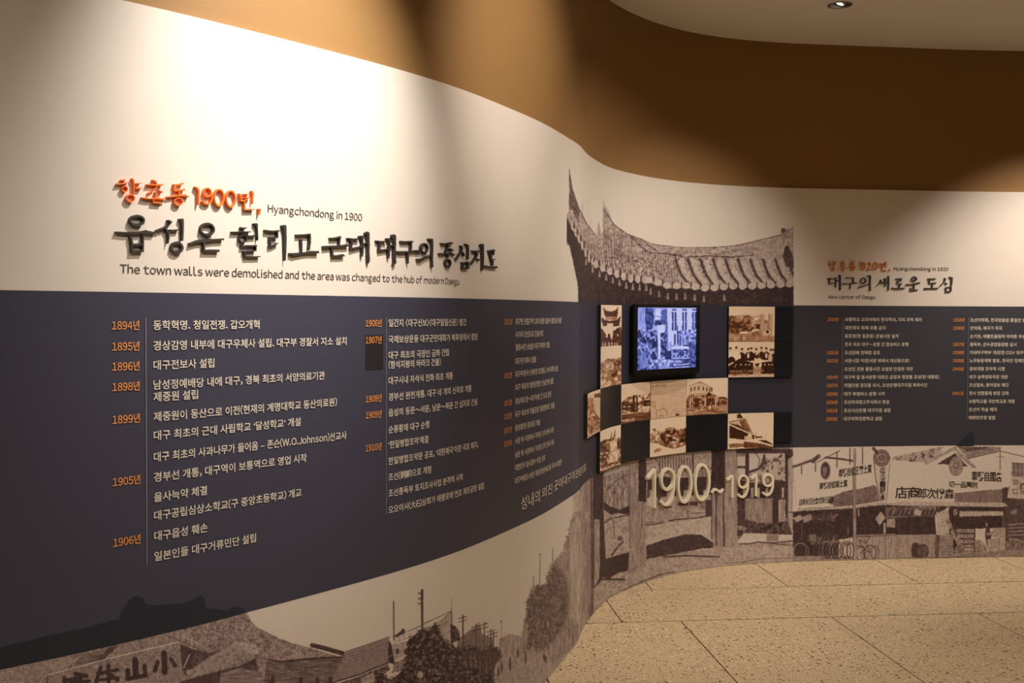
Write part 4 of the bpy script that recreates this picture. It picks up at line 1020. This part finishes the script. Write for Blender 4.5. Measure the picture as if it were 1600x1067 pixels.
CR = [((1285, 400, 13.913), [
 ('letter', [(18, [(105,490),(260,490)]), (34, [(150,500),(155,600)]), (18, [(130,602),(265,588)]), (34, [(290,465,40),(295,560),(285,680,22)]), (20, [(310,535),(380,530)]), (44, [(350,430,30),(385,430,50),(388,600,38),(385,740,44)])]),
 ('letter', [(20, [(505,475),(690,470)]), (28, [(675,470),(670,590)]), (20, [(440,605,26),(600,600),(670,590),(755,580,28)]), (32, [(610,610),(605,720)])]),
 ('letter', [('ring', 892, 535, 58, 58, 20), (22, [(790,675,32),(850,670),(1020,605,16)]), (36, [(985,425,20),(1045,440,44),(1040,600,28),(1045,755,36)])]),
 ('letter', [(26, [(1275,510,20),(1270,560,30),(1180,655,10)]), (26, [(1280,560),(1325,600,36)]), (28, [(1365,480,36),(1370,660,26)]), (14, [(1380,570),(1440,570)]), (32, [(1440,435,44),(1445,600),(1440,745,30)])])]),
 ((1385, 400, 13.913), [
 ('letter', [(18, [(210,495),(340,490)]), (24, [(335,490),(325,535)]), (16, [(235,545),(330,535)]), (20, [(245,545),(245,600)]), (16, [(245,605),(355,600)]), (26, [(292,610),(290,685)]), (22, [(120,690,14),(200,710,30),(400,700,28)])]),
 ('letter', [('ring', 608, 495, 52, 44, 26), (24, [(430,622,24),(560,615),(740,575,26)]), (32, [(608,625),(600,740)]), (24, [(530,690),(535,750)]), (24, [(525,755),(690,735)])]),
 ('letter', [(18, [(905,495),(1085,490)]), (26, [(935,500),(945,590)]), (16, [(945,592),(1090,580,22)]), (28, [(1005,600),(1000,690)]), (30, [(830,708,34),(980,705,26),(1130,700,28)])]),
 ('letter', [(30, [(1275,475,24),(1285,520,34),(1230,600,24),(1160,665,10)]), (30, [(1280,580,16),(1325,610,36)]), (34, [(1370,455,20),(1430,480,44),(1420,640,26)]), (28, [(1300,680),(1305,780)]), (20, [(1295,685),(1425,665)]), (26, [(1412,665),(1410,765)]), (22, [(1290,780),(1420,762)])])])]
heading('small black raised brush letters above New center of Daegu', M_CHAR, 0.008, CR, (1390, 445), .06)

# ------------------------------------------------------------------ raised year numerals
nt_ = thing('raised_numerals', 'ivory raised numerals 1900 to 1919 on the gateway mural', 'lettering', wall(4.3, .45, 0))
DG = [('1', 1011, 1025.4, 733.7, 794.9), ('9', 1032.3, 1055.7, 730.2, 791.4), ('0', 1058.4, 1082.5, 726.8, 786.6), ('0', 1084.6, 1110.7, 724, 783.2), ('~', 1112, 1132, 762.6, 770.8),
      ('1', 1135.4, 1146.4, 742.6, 777.7), ('9', 1152.6, 1170.5, 741.3, 778.4), ('1', 1173.2, 1183.6, 740.6, 775.6), ('9', 1191, 1209.7, 739.9, 775)]
NUM = {   # strokes in a unit box, x right, y down: (width, points) or closed rings
    '1': [[(.00, .235), (.22, .19), (.50, .09), (.72, .0), (.92, .0)], [(.80, .0), (.80, 1.0)]],
    '9': ['ring', [(.93, .30), (.93, .52), (.86, .74), (.70, .90), (.48, .96), (.25, .93), (.05, .83)]],
    '0': ['big'], '~': [[(.03, .85), (.12, .45), (.28, .2), (.45, .35), (.62, .7), (.80, .75), (.97, .25)]]}
def smooth_strip(P, wu, wv, closed):
    P = np.array(P, float)
    if not closed:
        for _ in range(2): P = np.r_[P[:1], np.stack([P[:-1] * .75 + P[1:] * .25, P[:-1] * .25 + P[1:] * .75], 1).reshape(-1, 2), P[-1:]] if len(P) > 2 else P
    g = (np.roll(P, -1, 0) - np.roll(P, 1, 0)) if closed else np.gradient(P, axis=0)
    g /= np.hypot(*g.T)[:, None]; nn = np.stack([-g[:, 1], g[:, 0]], 1); d = nn * np.array([wu, wv]) / 2
    A, B_ = P + d, P - d
    if closed: A = np.r_[A, A[:1]]; B_ = np.r_[B_, B_[:1]]
    n = len(A); return np.r_[A, B_], [(j, j + 1, n + j + 1, n + j) for j in range(n - 1)]
for ch, xa, xb, ya, yb in DG:
    xm = (xa + xb) / 2; ff = 0.018
    s0 = float(W(xa + .8, (ya+yb)/2, ff)[0]); s1 = float(W(xb - .2, (ya+yb)/2, ff)[0]); z1 = float(W(xm, ya, ff)[1]); z0 = float(W(xm, yb, ff)[1])
    sw = .0165 if yb - ya > 45 else .0125                       # stroke width in metres
    wu, wv = sw / (s1 - s0), sw / (z1 - z0)
    if ch == '~': wv = .55; wu = .11
    Vs, Fs, k = [], [], 0
    for i, st in enumerate(NUM[ch]):
        if isinstance(st, str):
            cy_, ry_ = (.30, .30) if st == 'ring' else (.5, .5); cx_ = .5
            P = [(cx_ + (.5 - wu / 2) * math.cos(a), cy_ + (ry_ - wv / 2) * math.sin(a)) for a in np.linspace(0, 2 * math.pi, 40, endpoint=False)]; cl = True
        else:
            P = st; cl = False
            if ch == '1' and i == 1: P = [(1 - wu / 2, 0), (1 - wu / 2, .5), (1 - wu / 2, 1)]
            if ch == '1' and i == 0: P = [(0.0, .20), (.25, .175), (.55, .10), (1 - wu / 2, .0 + wv / 3)]
            if ch == '9': P = [(1 - wu / 2, .28)] + st[1:]
        V2, Q = smooth_strip(P, wu, wv, cl)
        V2 = np.stack([s0 + V2[:, 0] * (s1 - s0), z1 - V2[:, 1] * (z1 - z0)], 1)
        V, F = slab(V2, Q, 0.0005, ff - .0003 * i); Vs.append(V); Fs += [tuple(a + k for a in f) for f in F]; k += len(V)
    mesh_obj('numeral', np.concatenate(Vs), Fs, M_IVORY, nt_)

# ------------------------------------------------------------------ lettering printed on the shop billboards
def sign(body, pts, ox, oy, sc, h, m=M_INK, bold=.014, off=0.0024, parent=m4, asc=0.88):
    (xa, ya), (xb, yb) = [(p[0] / sc + ox, p[1] / sc + oy) for p in pts]
    s0, z0 = W(xa, ya, off); s1, z1 = W(xb, yb, off); hh = h / sc / FPX * 6.4
    flat_text('sign_text', body, float(s0), float(s1), float(z0), hh, m, parent, off=off, bold=bold, zslope=float(z1 - z0), cap=asc)
C4, C5 = (1230, 680, 5.335), (1400, 680, 5.335)
sign('車轉自號王覇士富', ((428, 318), (704, 275)), *C4, 68)
sign('車轉自號菊士富', ((268, 425), (502, 398)), *C4, 56)
sign('店商米日社會式株元造製', ((98, 560), (392, 532)), *C4, 54)
sign('店商', ((900, 478), (1100, 478)), *C4, 96)
sign('郎次悅森', ((182, 482), (488, 490)), *C5, 84)
sign('切一品屬附', ((440, 406), (682, 416)), *C5, 52)
sign('車轉自國各', ((630, 338), (888, 348)), *C5, 80)
for i, ch in enumerate('ミスター自轉車'):
    y = 290 + i * 39; x = 790 - (i > 3) * 0
    sign(ch if ch != 'ー' else '丨', ((768 + i*1.5, y), (822 - i*1.2, y - 3)), *C4, 40 if i else 48, bold=.014)
sign('出', ((978, 385), (1020, 385)), *C5, 50, M_INK2, .0); sign('口', ((975, 465), (1012, 470)), *C5, 50, M_INK2, .0); sign('勝', ((1030, 440), (1085, 440)), *C5, 90, M_INK2, .014)

# ------------------------------------------------------------------ photo boards and blank boards
BT = 0.018
sx = {k: float(W(k, 600, BT)[0]) for k in (918, 938, 970.5, 1016, 1072.5, 1137.5, 1209.5, 1238)}
zr = [float(W(1173, y, BT)[1]) for y in (478.5, 533.2, 589.3, 645, 700.5)]
print('sx', sx, 'zr', zr)
z478 = 1.533
def board(xa, xb, z0, z1, paint, label):
    s0, s1 = sx[xa] + .0012, sx[xb] - .0012; z0 += .001; z1 -= .001
    t = thing('photo_board' if paint else 'blank_board', label, 'photo' if paint else 'panel', wall((s0 + s1) / 2, z0, 0), 'photo boards around the screen' if paint else 'blank black boards among the photos')
    V, F = strip(s0, s1, z0, z1, BT, .02, thick=BT - .0018); mesh_obj('board', V, F, M_EDGE if paint else M_BLACK, t)
    if paint:
        print_grid('photo_print', s0, s1, z0, z1, BT + .0008, M_PHOTO, SEPIA_RAMP, t, dens=1.7)
    return t
# paint the little photographs
B = Brush(930, 470, 7.62)
B.poly([(40,40),(330,40),(330,545),(40,545)], .12, 'f', .12)
B.poly([(95,70),(120,110),(180,130),(240,110),(275,70),(275,130),(262,200),(120,200),(105,140)], .8, 'v', .3); B.poly([(120,190),(260,190),(255,225),(130,225)], .45, 's', .3)
B.poly([(75,190),(110,225),(180,240),(260,225),(305,175),(298,240),(285,300),(90,300),(78,240)], .82, 'f', .25); B.poly([(140,265),(215,265),(215,300),(140,300)], .2)
B.poly([(40,320),(80,330),(130,400),(130,470),(40,470)], .78, 'm', .4); B.poly([(210,360),(300,310),(330,380),(330,470),(230,470),(205,430)], .8, 'm', .4)
B.poly([(40,440),(330,430),(330,545),(40,545)], .85, 'f', .4); B.ell(165, 425, 16, 36, .92); B.poly([(180,420),(195,400),(205,440),(195,470)], .15); B.ell(268, 405, 8, 12, .2)
for x in (80, 110, 150, 185, 220, 250): B.poly([(x,540),(x+6,490),(x+18,490),(x+24,540)], .35, 'f', .4)
B.poly([(60,545),(330,530),(330,1010),(60,1030)], .14, 'f', .1)
B.poly([(60,740),(140,690),(230,690),(330,670),(330,1030),(60,1040)], .5, 'b', .8); B.poly([(200,700),(330,680),(330,780),(220,760)], .62, 'm', .5)
for x, y in ((110,940),(170,960),(250,920),(120,880),(290,850)): B.poly([(x-30,y),(x,y-28),(x+30,y-5),(x+22,y+30),(x-18,y+30)], .28, 'f'); B.line([(x-30,y+4),(x,y-26),(x+32,y)], 5, .8)
B = Brush(910, 600, 7.62)
B.poly([(50,110),(220,60),(220,560),(50,640)], .2, 'f', .15)
B.poly([(60,170),(130,160),(150,330),(215,430),(215,560),(60,625)], .5, 'm', .6); B.poly([(135,180),(218,180),(218,400),(190,400),(140,300)], .3, 'f', .08)
B.poly([(140,160),(150,110),(190,120),(200,90),(216,130),(216,165)], .75, 'm', .4); B.line([(130,310),(165,370),(215,425)], 9, .85); B.line([(95,200),(80,400)], 5, .3)
B.poly([(208,540),(465,480),(465,960),(208,1040)], .08, 'f', .08)
B.poly([(208,690),(270,660),(330,650),(345,580),(355,660),(385,560),(395,620),(430,640),(465,610),(465,960),(208,1040)], .45, 'm', 1.0)
B.poly([(215,690),(330,660),(330,800),(290,880),(300,960),(215,990)], .85, 'b', .9); B.poly([(330,690),(400,650),(430,900),(330,930)], .22, 'm', .5)
B.line([(345,570),(347,660)], 7, .8); B.line([(386,545),(386,640)], 7, .8); B.poly([(410,680),(450,660),(440,760),(412,750)], .85, 'f'); B.line([(285,1000),(455,945)], 7, .2); B.line([(215,985),(455,925)], 9, .75)
for x, y in ((230,830),(290,820),(270,870),(300,900)): B.ell(x, y, 14, 12, .25)
B.poly([(460,10),(815,-20),(815,440),(460,485)], .2, 'f', .08)
B.poly([(465,215),(540,160),(620,140),(700,125),(812,115),(812,330),(465,350)], .5, 'm', .9); B.poly([(465,225),(620,200),(640,330),(470,340)], .78, 'm', .6)
B.poly([(600,150),(615,120),(625,150),(622,330),(600,330)], .9); B.poly([(640,160),(648,110),(658,150),(660,330),(640,330)], .9); B.poly([(665,180),(690,165),(715,185),(700,205),(665,205)], .1)
B.poly([(720,200),(812,180),(812,260),(720,270)], .8, 'm', .5)
for x, y in ((500,270),(560,265),(500,320),(540,330),(580,345),(620,345),(690,300),(760,270),(780,290),(730,325),(770,330),(650,345)): B.poly([(x-22,y+8),(x,y-12),(x+24,y+8)], .2, a=.9)
B.poly([(465,360),(812,330),(812,430),(465,480)], .72, 'h', .25); B.poly([(475,430),(620,405),(620,430),(475,455)], .35, 's', .3)
B.poly([(812,-30),(1250,-60),(1250,400),(812,430)], .3, 'f', .14)
for k in range(26):
    x = random.uniform(830, 1220); y = random.uniform(30, 360); B.line([(x, y), (x + random.uniform(-40, 60), y + random.uniform(-20, 20)), (x + random.uniform(0, 70), y + random.uniform(-40, 40))], 2.5, .5, a=.6)
B.line([(830,210),(870,205),(872,250),(850,270),(825,255),(835,220)], 5, .7); B.line([(850,260),(880,310),(885,400)], 5, .62); B.line([(890,315),(950,300),(960,280),(1010,330),(1010,370)], 6, .66); B.line([(920,400),(930,370),(955,370),(960,395)], 6, .66)
B.ell(1130, 365, 24, 14, .8, nz='f'); B.poly([(815,10),(1000,0),(1000,30),(815,45)], .45, 'f')
B.line([(812,-30),(812,430)], 4, .7)
B.poly([(806,425),(1250,380),(1250,830),(806,870)], .16, 'f', .1)
B.poly([(806,600),(860,540),(930,560),(1060,500),(1140,540),(1250,520),(1250,720),(1100,770),(960,740),(880,700),(806,680)], .6, 'b', 1.0); B.poly([(930,570),(1100,540),(1250,600),(1180,680),(1000,690),(930,650)], .75, 'm', .8)
B.line([(806,690),(900,700),(1000,740),(1080,765)], 9, .8); B.poly([(850,790),(930,760),(960,790),(860,820)], .45, 'm', .5); B.ell(855, 540, 20, 10, .8)
for x, y in ((1080,690),(1130,660),(1090,640),(1180,710),(1020,610)): B.poly([(x-30,y+6),(x,y-14),(x+32,y+8),(x,y+18)], .25, 'f')
B = Brush(1050, 580, 8.206)
B.poly([(185,110),(720,95),(720,545),(185,575)], .14, 'f', .08)
B.poly([(215,190),(260,165),(340,145),(390,150),(450,180),(520,215),(530,300),(215,310)], .28, 'f', .12); B.line([(215,190),(345,140),(395,152),(520,215)], 7, .6); B.poly([(300,150),(350,125),(420,150),(380,160)], .45)
for x, y in ((245,235),(292,225),(340,220),(402,225),(448,235),(485,240),(510,235)): B.poly([(x-9,y-18),(x+8,y-18),(x+8,y+22),(x-9,y+22)], .75); B.ell(x, y-20, 9, 8, .75)
B.line([(215,300),(400,290),(540,300)], 8, .55); B.poly([(190,320),(260,310),(560,300),(600,330),(600,460),(190,470)], .6, 'm', .6)
for x in (232, 258, 420, 555, 575): B.poly(R(x, 320, x+12, 470), .22)
B.poly(R(270, 345, 345, 460), .82, 'f'); B.poly(R(440, 345, 540, 430), .8, 'f'); B.poly([(440,300),(475,262),(510,300),(480,320)], .88)
B.poly([(590,330),(650,325),(710,345),(710,440),(590,440)], .68, 'm', .6); B.poly([(185,470),(710,440),(710,545),(185,575)], .52, 'h', .4)
for k in range(40): B.ell(random.uniform(200, 600), random.uniform(400, 500), 6, 12, random.choice([.25, .8, .85]))
B.ell(483, 465, 14, 20, .08); B.poly([(200,515),(385,505),(385,530),(200,545)], .4, 's', .3)
B.poly([(710,540),(1300,525),(1300,985),(710,1000)], .16, 'f', .08)
B.poly([(830,560),(870,540),(915,600),(835,605)], .82, 'm', .4); B.poly([(720,650),(940,600),(1010,760),(1040,830),(900,780),(730,680)], .3, 'f'); B.poly([(860,640),(930,620),(1000,760),(1000,800),(900,740)], .68, 'v', .3)
B.line([(735,650),(935,612)], 8, .75); B.line([(940,610),(1030,800)], 10, .75); B.poly([(735,665),(860,690),(980,790),(740,690)], .85)
B.poly([(735,690),(980,800),(940,880),(735,860)], .92, 'f', .08); B.line([(735,680),(1000,800)], 14, .15); B.poly([(718,850),(760,890),(1000,910),(990,930),(730,925)], .15)
B.poly([(930,830),(1010,840),(1020,890),(930,870)], .3, 'm'); B.poly([(730,930),(920,925),(920,970),(735,985)], .62, 'h'); B.poly([(920,900),(1180,930),(1300,965),(1300,990),(920,985)], .72, 'f', .3)
B.poly([(1020,820),(1060,810),(1060,870),(1030,870)], .8); B.poly([(1060,830),(1160,835),(1160,850),(1080,860)], .8, 'f'); B.poly([(1100,885),(1200,880),(1280,930),(1290,950),(1170,910)], .85, 'f'); B.line([(1000,880),(1280,960)], 8, .2)
B.line([(1190,860),(1215,800)], 4, .5); B.line([(1075,780),(1077,840)], 5, .6)
B = Brush(1130, 470, 8.533)
B.poly([(60,70),(685,70),(685,535),(60,545)], .22, 'f', .06); B.poly([(60,200),(300,190),(500,200),(500,400),(60,500)], .5, 'b', .8)
B.poly([(80,310),(150,330),(130,370),(80,360)], .82, 'f'); B.poly([(430,320),(490,310),(490,380),(440,370)], .92, 'f'); B.poly([(180,370),(420,350),(380,400),(200,400)], .72, 'm', .7)
B.poly([(220,412),(330,415),(330,440),(225,440)], .1); B.poly([(60,430),(420,440),(685,470),(685,545),(60,545)], .5, 'f', .3); B.poly([(380,420),(500,380),(530,440),(520,470),(400,470)], .55, 'm')
B.poly([(495,180),(545,180),(545,240),(600,260),(600,180),(650,180),(655,470),(520,470),(495,380)], .36, 'v', .25)
for x in (500, 515, 548, 605, 618, 650): B.line([(x, 180), (x, 400)], 5, .62)
B.ell(570, 280, 20, 20, .6); B.poly([(545,400),(590,365),(630,400),(625,450),(545,450)], .25); B.poly([(570,430),(575,395),(592,385),(608,400),(610,432)], .93); B.line([(540,400),(590,355),(640,400)], 6, .75)
B.poly([(85,480),(300,475),(300,520),(85,525)], .4, 's', .3)
B.poly([(66,550),(685,548),(685,1000),(66,1020)], .2, 'f', .06)
B.poly([(66,870),(200,780),(420,830),(685,800),(685,975),(66,990)], .95, 'f', .08)
for x, y, w_, v in ((95,640,46,.15),(175,630,56,.12),(250,650,60,.95),(335,650,56,.93),(375,640,50,.95),(440,650,50,.92),(510,635,40,.9),(575,640,60,.93),(635,660,44,.3),(670,660,26,.88)):
    B.poly([(x-w_*.8,y+150),(x-w_*.7,y+60),(x-w_*.2,y+34),(x+w_*.2,y+34),(x+w_*.7,y+60),(x+w_*.8,y+150)], v, 'f', .1); B.ell(x, y+8, 17, 24, .3); B.ell(x, y-8, 18, 14, .85)
for x, y in ((222,740),(335,730),(448,718),(575,730)): B.ell(x, y, 15, 36, .12)
B.ell(110, 800, 50, 56, .95); B.poly([(80,840),(130,810),(140,830),(90,860)], .3)
B.poly([(400,830),(420,760),(500,760),(512,840),(500,960),(400,960)], .2, 'f', .12); B.ell(450, 745, 20, 28, .9); B.poly([(415,840),(490,830),(455,890)], .92); B.poly([(400,880),(510,880),(500,975),(400,975)], .42, 'f')
for x in (235, 300, 350, 555, 610, 650): B.ell(x, 850, 12, 12, .35)
B.line([(150,890),(175,845)], 8, .3); B.poly([(66,985),(685,970),(685,1005),(66,1020)], .3, 'f')
B.poly([(90,925),(540,915),(540,950),(90,955)], .5, 's', .3, a=.7); B.poly([(90,965),(340,960),(340,990),(90,992)], .5, 's', .3, a=.7)
# the screen picture
B = Brush(990, 475, 10.162)
B.poly([(20,50),(1010,50),(1010,1010),(20,1060)], .35, 'm', .3)
B.poly([(30,65),(180,65),(180,260),(30,280)], .35, 'v', .5); B.poly([(180,65),(300,65),(330,200),(300,400),(200,420),(180,260)], .78, 'm', .4)
B.poly([(300,65),(540,65),(540,250),(330,260)], .4, 'm', .4); B.poly([(340,80),(440,80),(430,250),(340,250)], .12, 'f'); B.poly([(440,90),(540,80),(540,300),(440,280)], .62, 'v', .3)
B.line([(340,190),(440,200)], 8, .7); B.poly([(335,260),(540,250),(540,330),(340,350)], .7, 'm', .5)
B.poly([(535,65),(1000,65),(1000,600),(700,660),(530,640)], .12, 'f', .1); B.poly(R(500, 300, 545, 700), .6, 'v', .2)
for x in (608, 772, 928): B.poly(R(x, 128, x + 74, 420), .8, 'f', .2); B.poly(R(x + 26, 120, x + 44, 430), .2); B.poly(R(x, 272, x + 74, 282), .3); B.poly(R(x, 75, x + 74, 105), .62)
B.poly([(380,330),(500,330),(500,450),(440,640),(430,860),(395,860),(380,500)], .1, 'f', .08)
B.poly([(30,420),(380,420),(400,1040),(30,1050)], .6, 'm', .9); B.poly([(430,460),(530,440),(540,820),(430,850)], .75, 'm', .7)
for x, y, r in ((100,720,60),(150,880,90),(215,700,55),(330,760,60),(60,560,40),(170,520,50),(250,520,40),(320,540,44),(460,560,34),(100,420,60),(300,430,40)):
    B.poly([(x-r*.7,y+r*2),(x-r*.6,y),(x,y-r*.6),(x+r*.6,y),(x+r*.7,y+r*2)], random.choice([.85,.7,.9]), 'v', .3); B.line([(x-r*.6,y),(x,y-r*.6),(x+r*.6,y+r)], 12, .15); B.ell(x, y-r*.7, r*.28, r*.34, .25)
B.poly([(90,820),(190,760),(230,1000),(100,1040)], .5, 'v', .3)
B.poly([(700,430),(1000,380),(1000,680),(880,700),(700,660)], .45, 'm', 1.0); B.line([(695,350),(698,640)], 16, .85); B.poly(R(640, 480, 672, 650), .75); 
for x in range(720, 900, 24): B.line([(x, 510), (x + 4, 650)], 9, random.choice([.85, .2, .7]))
B.poly([(600,660),(880,660),(880,860),(600,870)], .4, 's', .5); B.poly(R(605, 670, 880, 712), .08); B.poly(R(605, 730, 880, 745), .75); B.poly(R(500, 740, 600, 880), .85); B.ell(760, 790, 44, 44, .8, nz='f')
B.poly([(530,600),(600,600),(600,740),(530,740)], .35, 'v', .6); B.poly([(880,600),(1000,580),(1000,1000),(880,990)], .72, 'm', .6); B.poly([(580,875),(880,870),(880,985),(560,1000)], .82, 'f'); B.line([(600,975),(880,950)], 16, .12); B.line([(700,865),(890,858)], 8, .2)
B.poly(R(270, 890, 780, 930), .15, 's', .6, a=.75); B.poly(R(420, 945, 720, 980), .15, 's', .6, a=.7)

Z0, Z1, Z2, Z3, Z4 = z478, zr[1], zr[2], zr[3], zr[4]
board(938, 970.5, zr[1], z478, 1, 'narrow sepia photo of a two-storey pavilion, top board at the left')
board(938, 970.5, zr[2], zr[1], 1, 'narrow sepia photo of a hillside town directly below the pavilion photo')
board(918, 938, zr[3], zr[2], 1, 'leftmost photo board, a steep sepia strip on the curve')
board(938, 970.5, zr[4], zr[3], 1, 'sepia street and trees photo, lowest board at the left')
board(970.5, 1016, zr[3], zr[2], 1, 'sepia photo of twin dark spires over town roofs')
board(1016, 1072.5, zr[3], zr[2], 1, 'tan old line map board between the spires and the arcaded building')
board(1072.5, 1137.5, zr[3], zr[2], 1, 'sepia photo of a pale arcaded two-storey building')
board(1016, 1072.5, zr[4], zr[3], 1, 'sepia landscape photo with a pale river bank below the map')
board(1137.5, 1209.5, zr[4], zr[3], 1, 'sepia photo of a steep gabled roof, lowest board at the right')
board(1137.5, 1209.5, zr[1], z478, 1, 'sepia photo of a stone church over a town, top right board')
board(1137.5, 1209.5, zr[2], zr[1], 1, 'sepia group portrait of people in dark robes below the church')
board(938, 970.5, zr[3], zr[2], 0, 'blank black board between the hillside and street photos')
board(970.5, 1016, zr[4], zr[3], 0, 'blank black board directly below the twin spires photo')
board(1072.5, 1137.5, zr[4], zr[3], 0, 'blank black board directly below the arcaded building photo')
board(1209.5, 1238, zr[4] + 0.03, zr[3], 0, 'narrow blank board right of the gabled roof photo')
board(1209.5, 1238, zr[1], z478, 0, 'narrow blank board right of the stone church photo')
board(1209.5, 1238, zr[2], zr[1], 0, 'narrow blank board right of the group portrait')

# ------------------------------------------------------------------ monitor (a flat box across the concave wall)
s_a, s_b, z_a, z_b = 3.974, 4.598, 1.150, 1.5385
Pa, Pb = wall(s_a, 0, .012), wall(s_b, 0, .012)
dx = (Pb - Pa); Lm = float(np.hypot(*dx[:2])); dx = dx / Lm; nx = np.array([dx[1], -dx[0], 0.0])
mo = thing('monitor', 'lit black-framed flat screen showing an old crowd scene', 'screen', (Pa + Pb) / 2 + np.array([0, 0, z_a]))
def mpt(u, z, d): return Pa + dx * u + nx * d + np.array([0, 0, z])
def mbox(u0, u1, z0, z1, d0, d1):
    V = [mpt(u, z, d) for z in (z0, z1) for d in (d0, d1) for u in (u0, u1)]
    return V, [(0, 1, 3, 2), (4, 6, 7, 5), (0, 4, 5, 1), (2, 3, 7, 6), (0, 2, 6, 4), (1, 5, 7, 3)]
def flipbox(V, F): return V, [tuple(reversed(f)) for f in F]
bz = .032; zt, zb = z_b - .0165, z_a + .034; ul, ur = .034, Lm - .024
V, F = mbox(.01, Lm - .01, z_a + .01, z_b - .008, -.012, .012); mesh_obj('casing', V, F, M_FRAME, mo)
for nm, q in (('bezel', (0, Lm, zt, z_b)), ('bezel', (0, Lm, z_a, zb)), ('bezel', (0, ul, zb, zt)), ('bezel', (ur, Lm, zb, zt))):
    V, F = mbox(*q, .012, .024); mesh_obj(nm, V, F, M_FRAME, mo)
def mflat(Sg, Zg): return Pa[None, None] + dx * Sg[..., None] + nx * .014 + np.array([0, 0, 1.0]) * Zg[..., None]
print_grid('screen', ul, ur, zb, zt, 0, M_SCREEN, SCREEN_RAMP, mo, dens=1.0, flat=mflat) if False else None
def flat_print(name, f, u0, u1, z0, z1, nu, nz_, m, rmp, parent):
    U, Z = np.meshgrid(np.linspace(u0, u1, nu), np.linspace(z0, z1, nz_)); P = f(U, Z); uu, vv = project(P); C = ramp(sample(uu, vv).ravel(), rmp)
    idx = np.arange(nu * nz_).reshape(nz_, nu); Q = np.stack([idx[:-1, :-1], idx[:-1, 1:], idx[1:, 1:], idx[1:, :-1]], -1).reshape(-1, 4)
    o = mesh_obj(name, P.reshape(-1, 3), Q.tolist(), m, parent)
    c = o.data.color_attributes.new('Col', 'FLOAT_COLOR', 'POINT'); c.data.foreach_set('color', np.c_[C, np.ones(len(C))].astype(np.float32).ravel())
    return o
flat_print('screen', mflat, ul, ur, zb, zt, 170, 170, M_SCREEN, SCREEN_RAMP, mo)
bpy.data.scenes.remove(TMP)
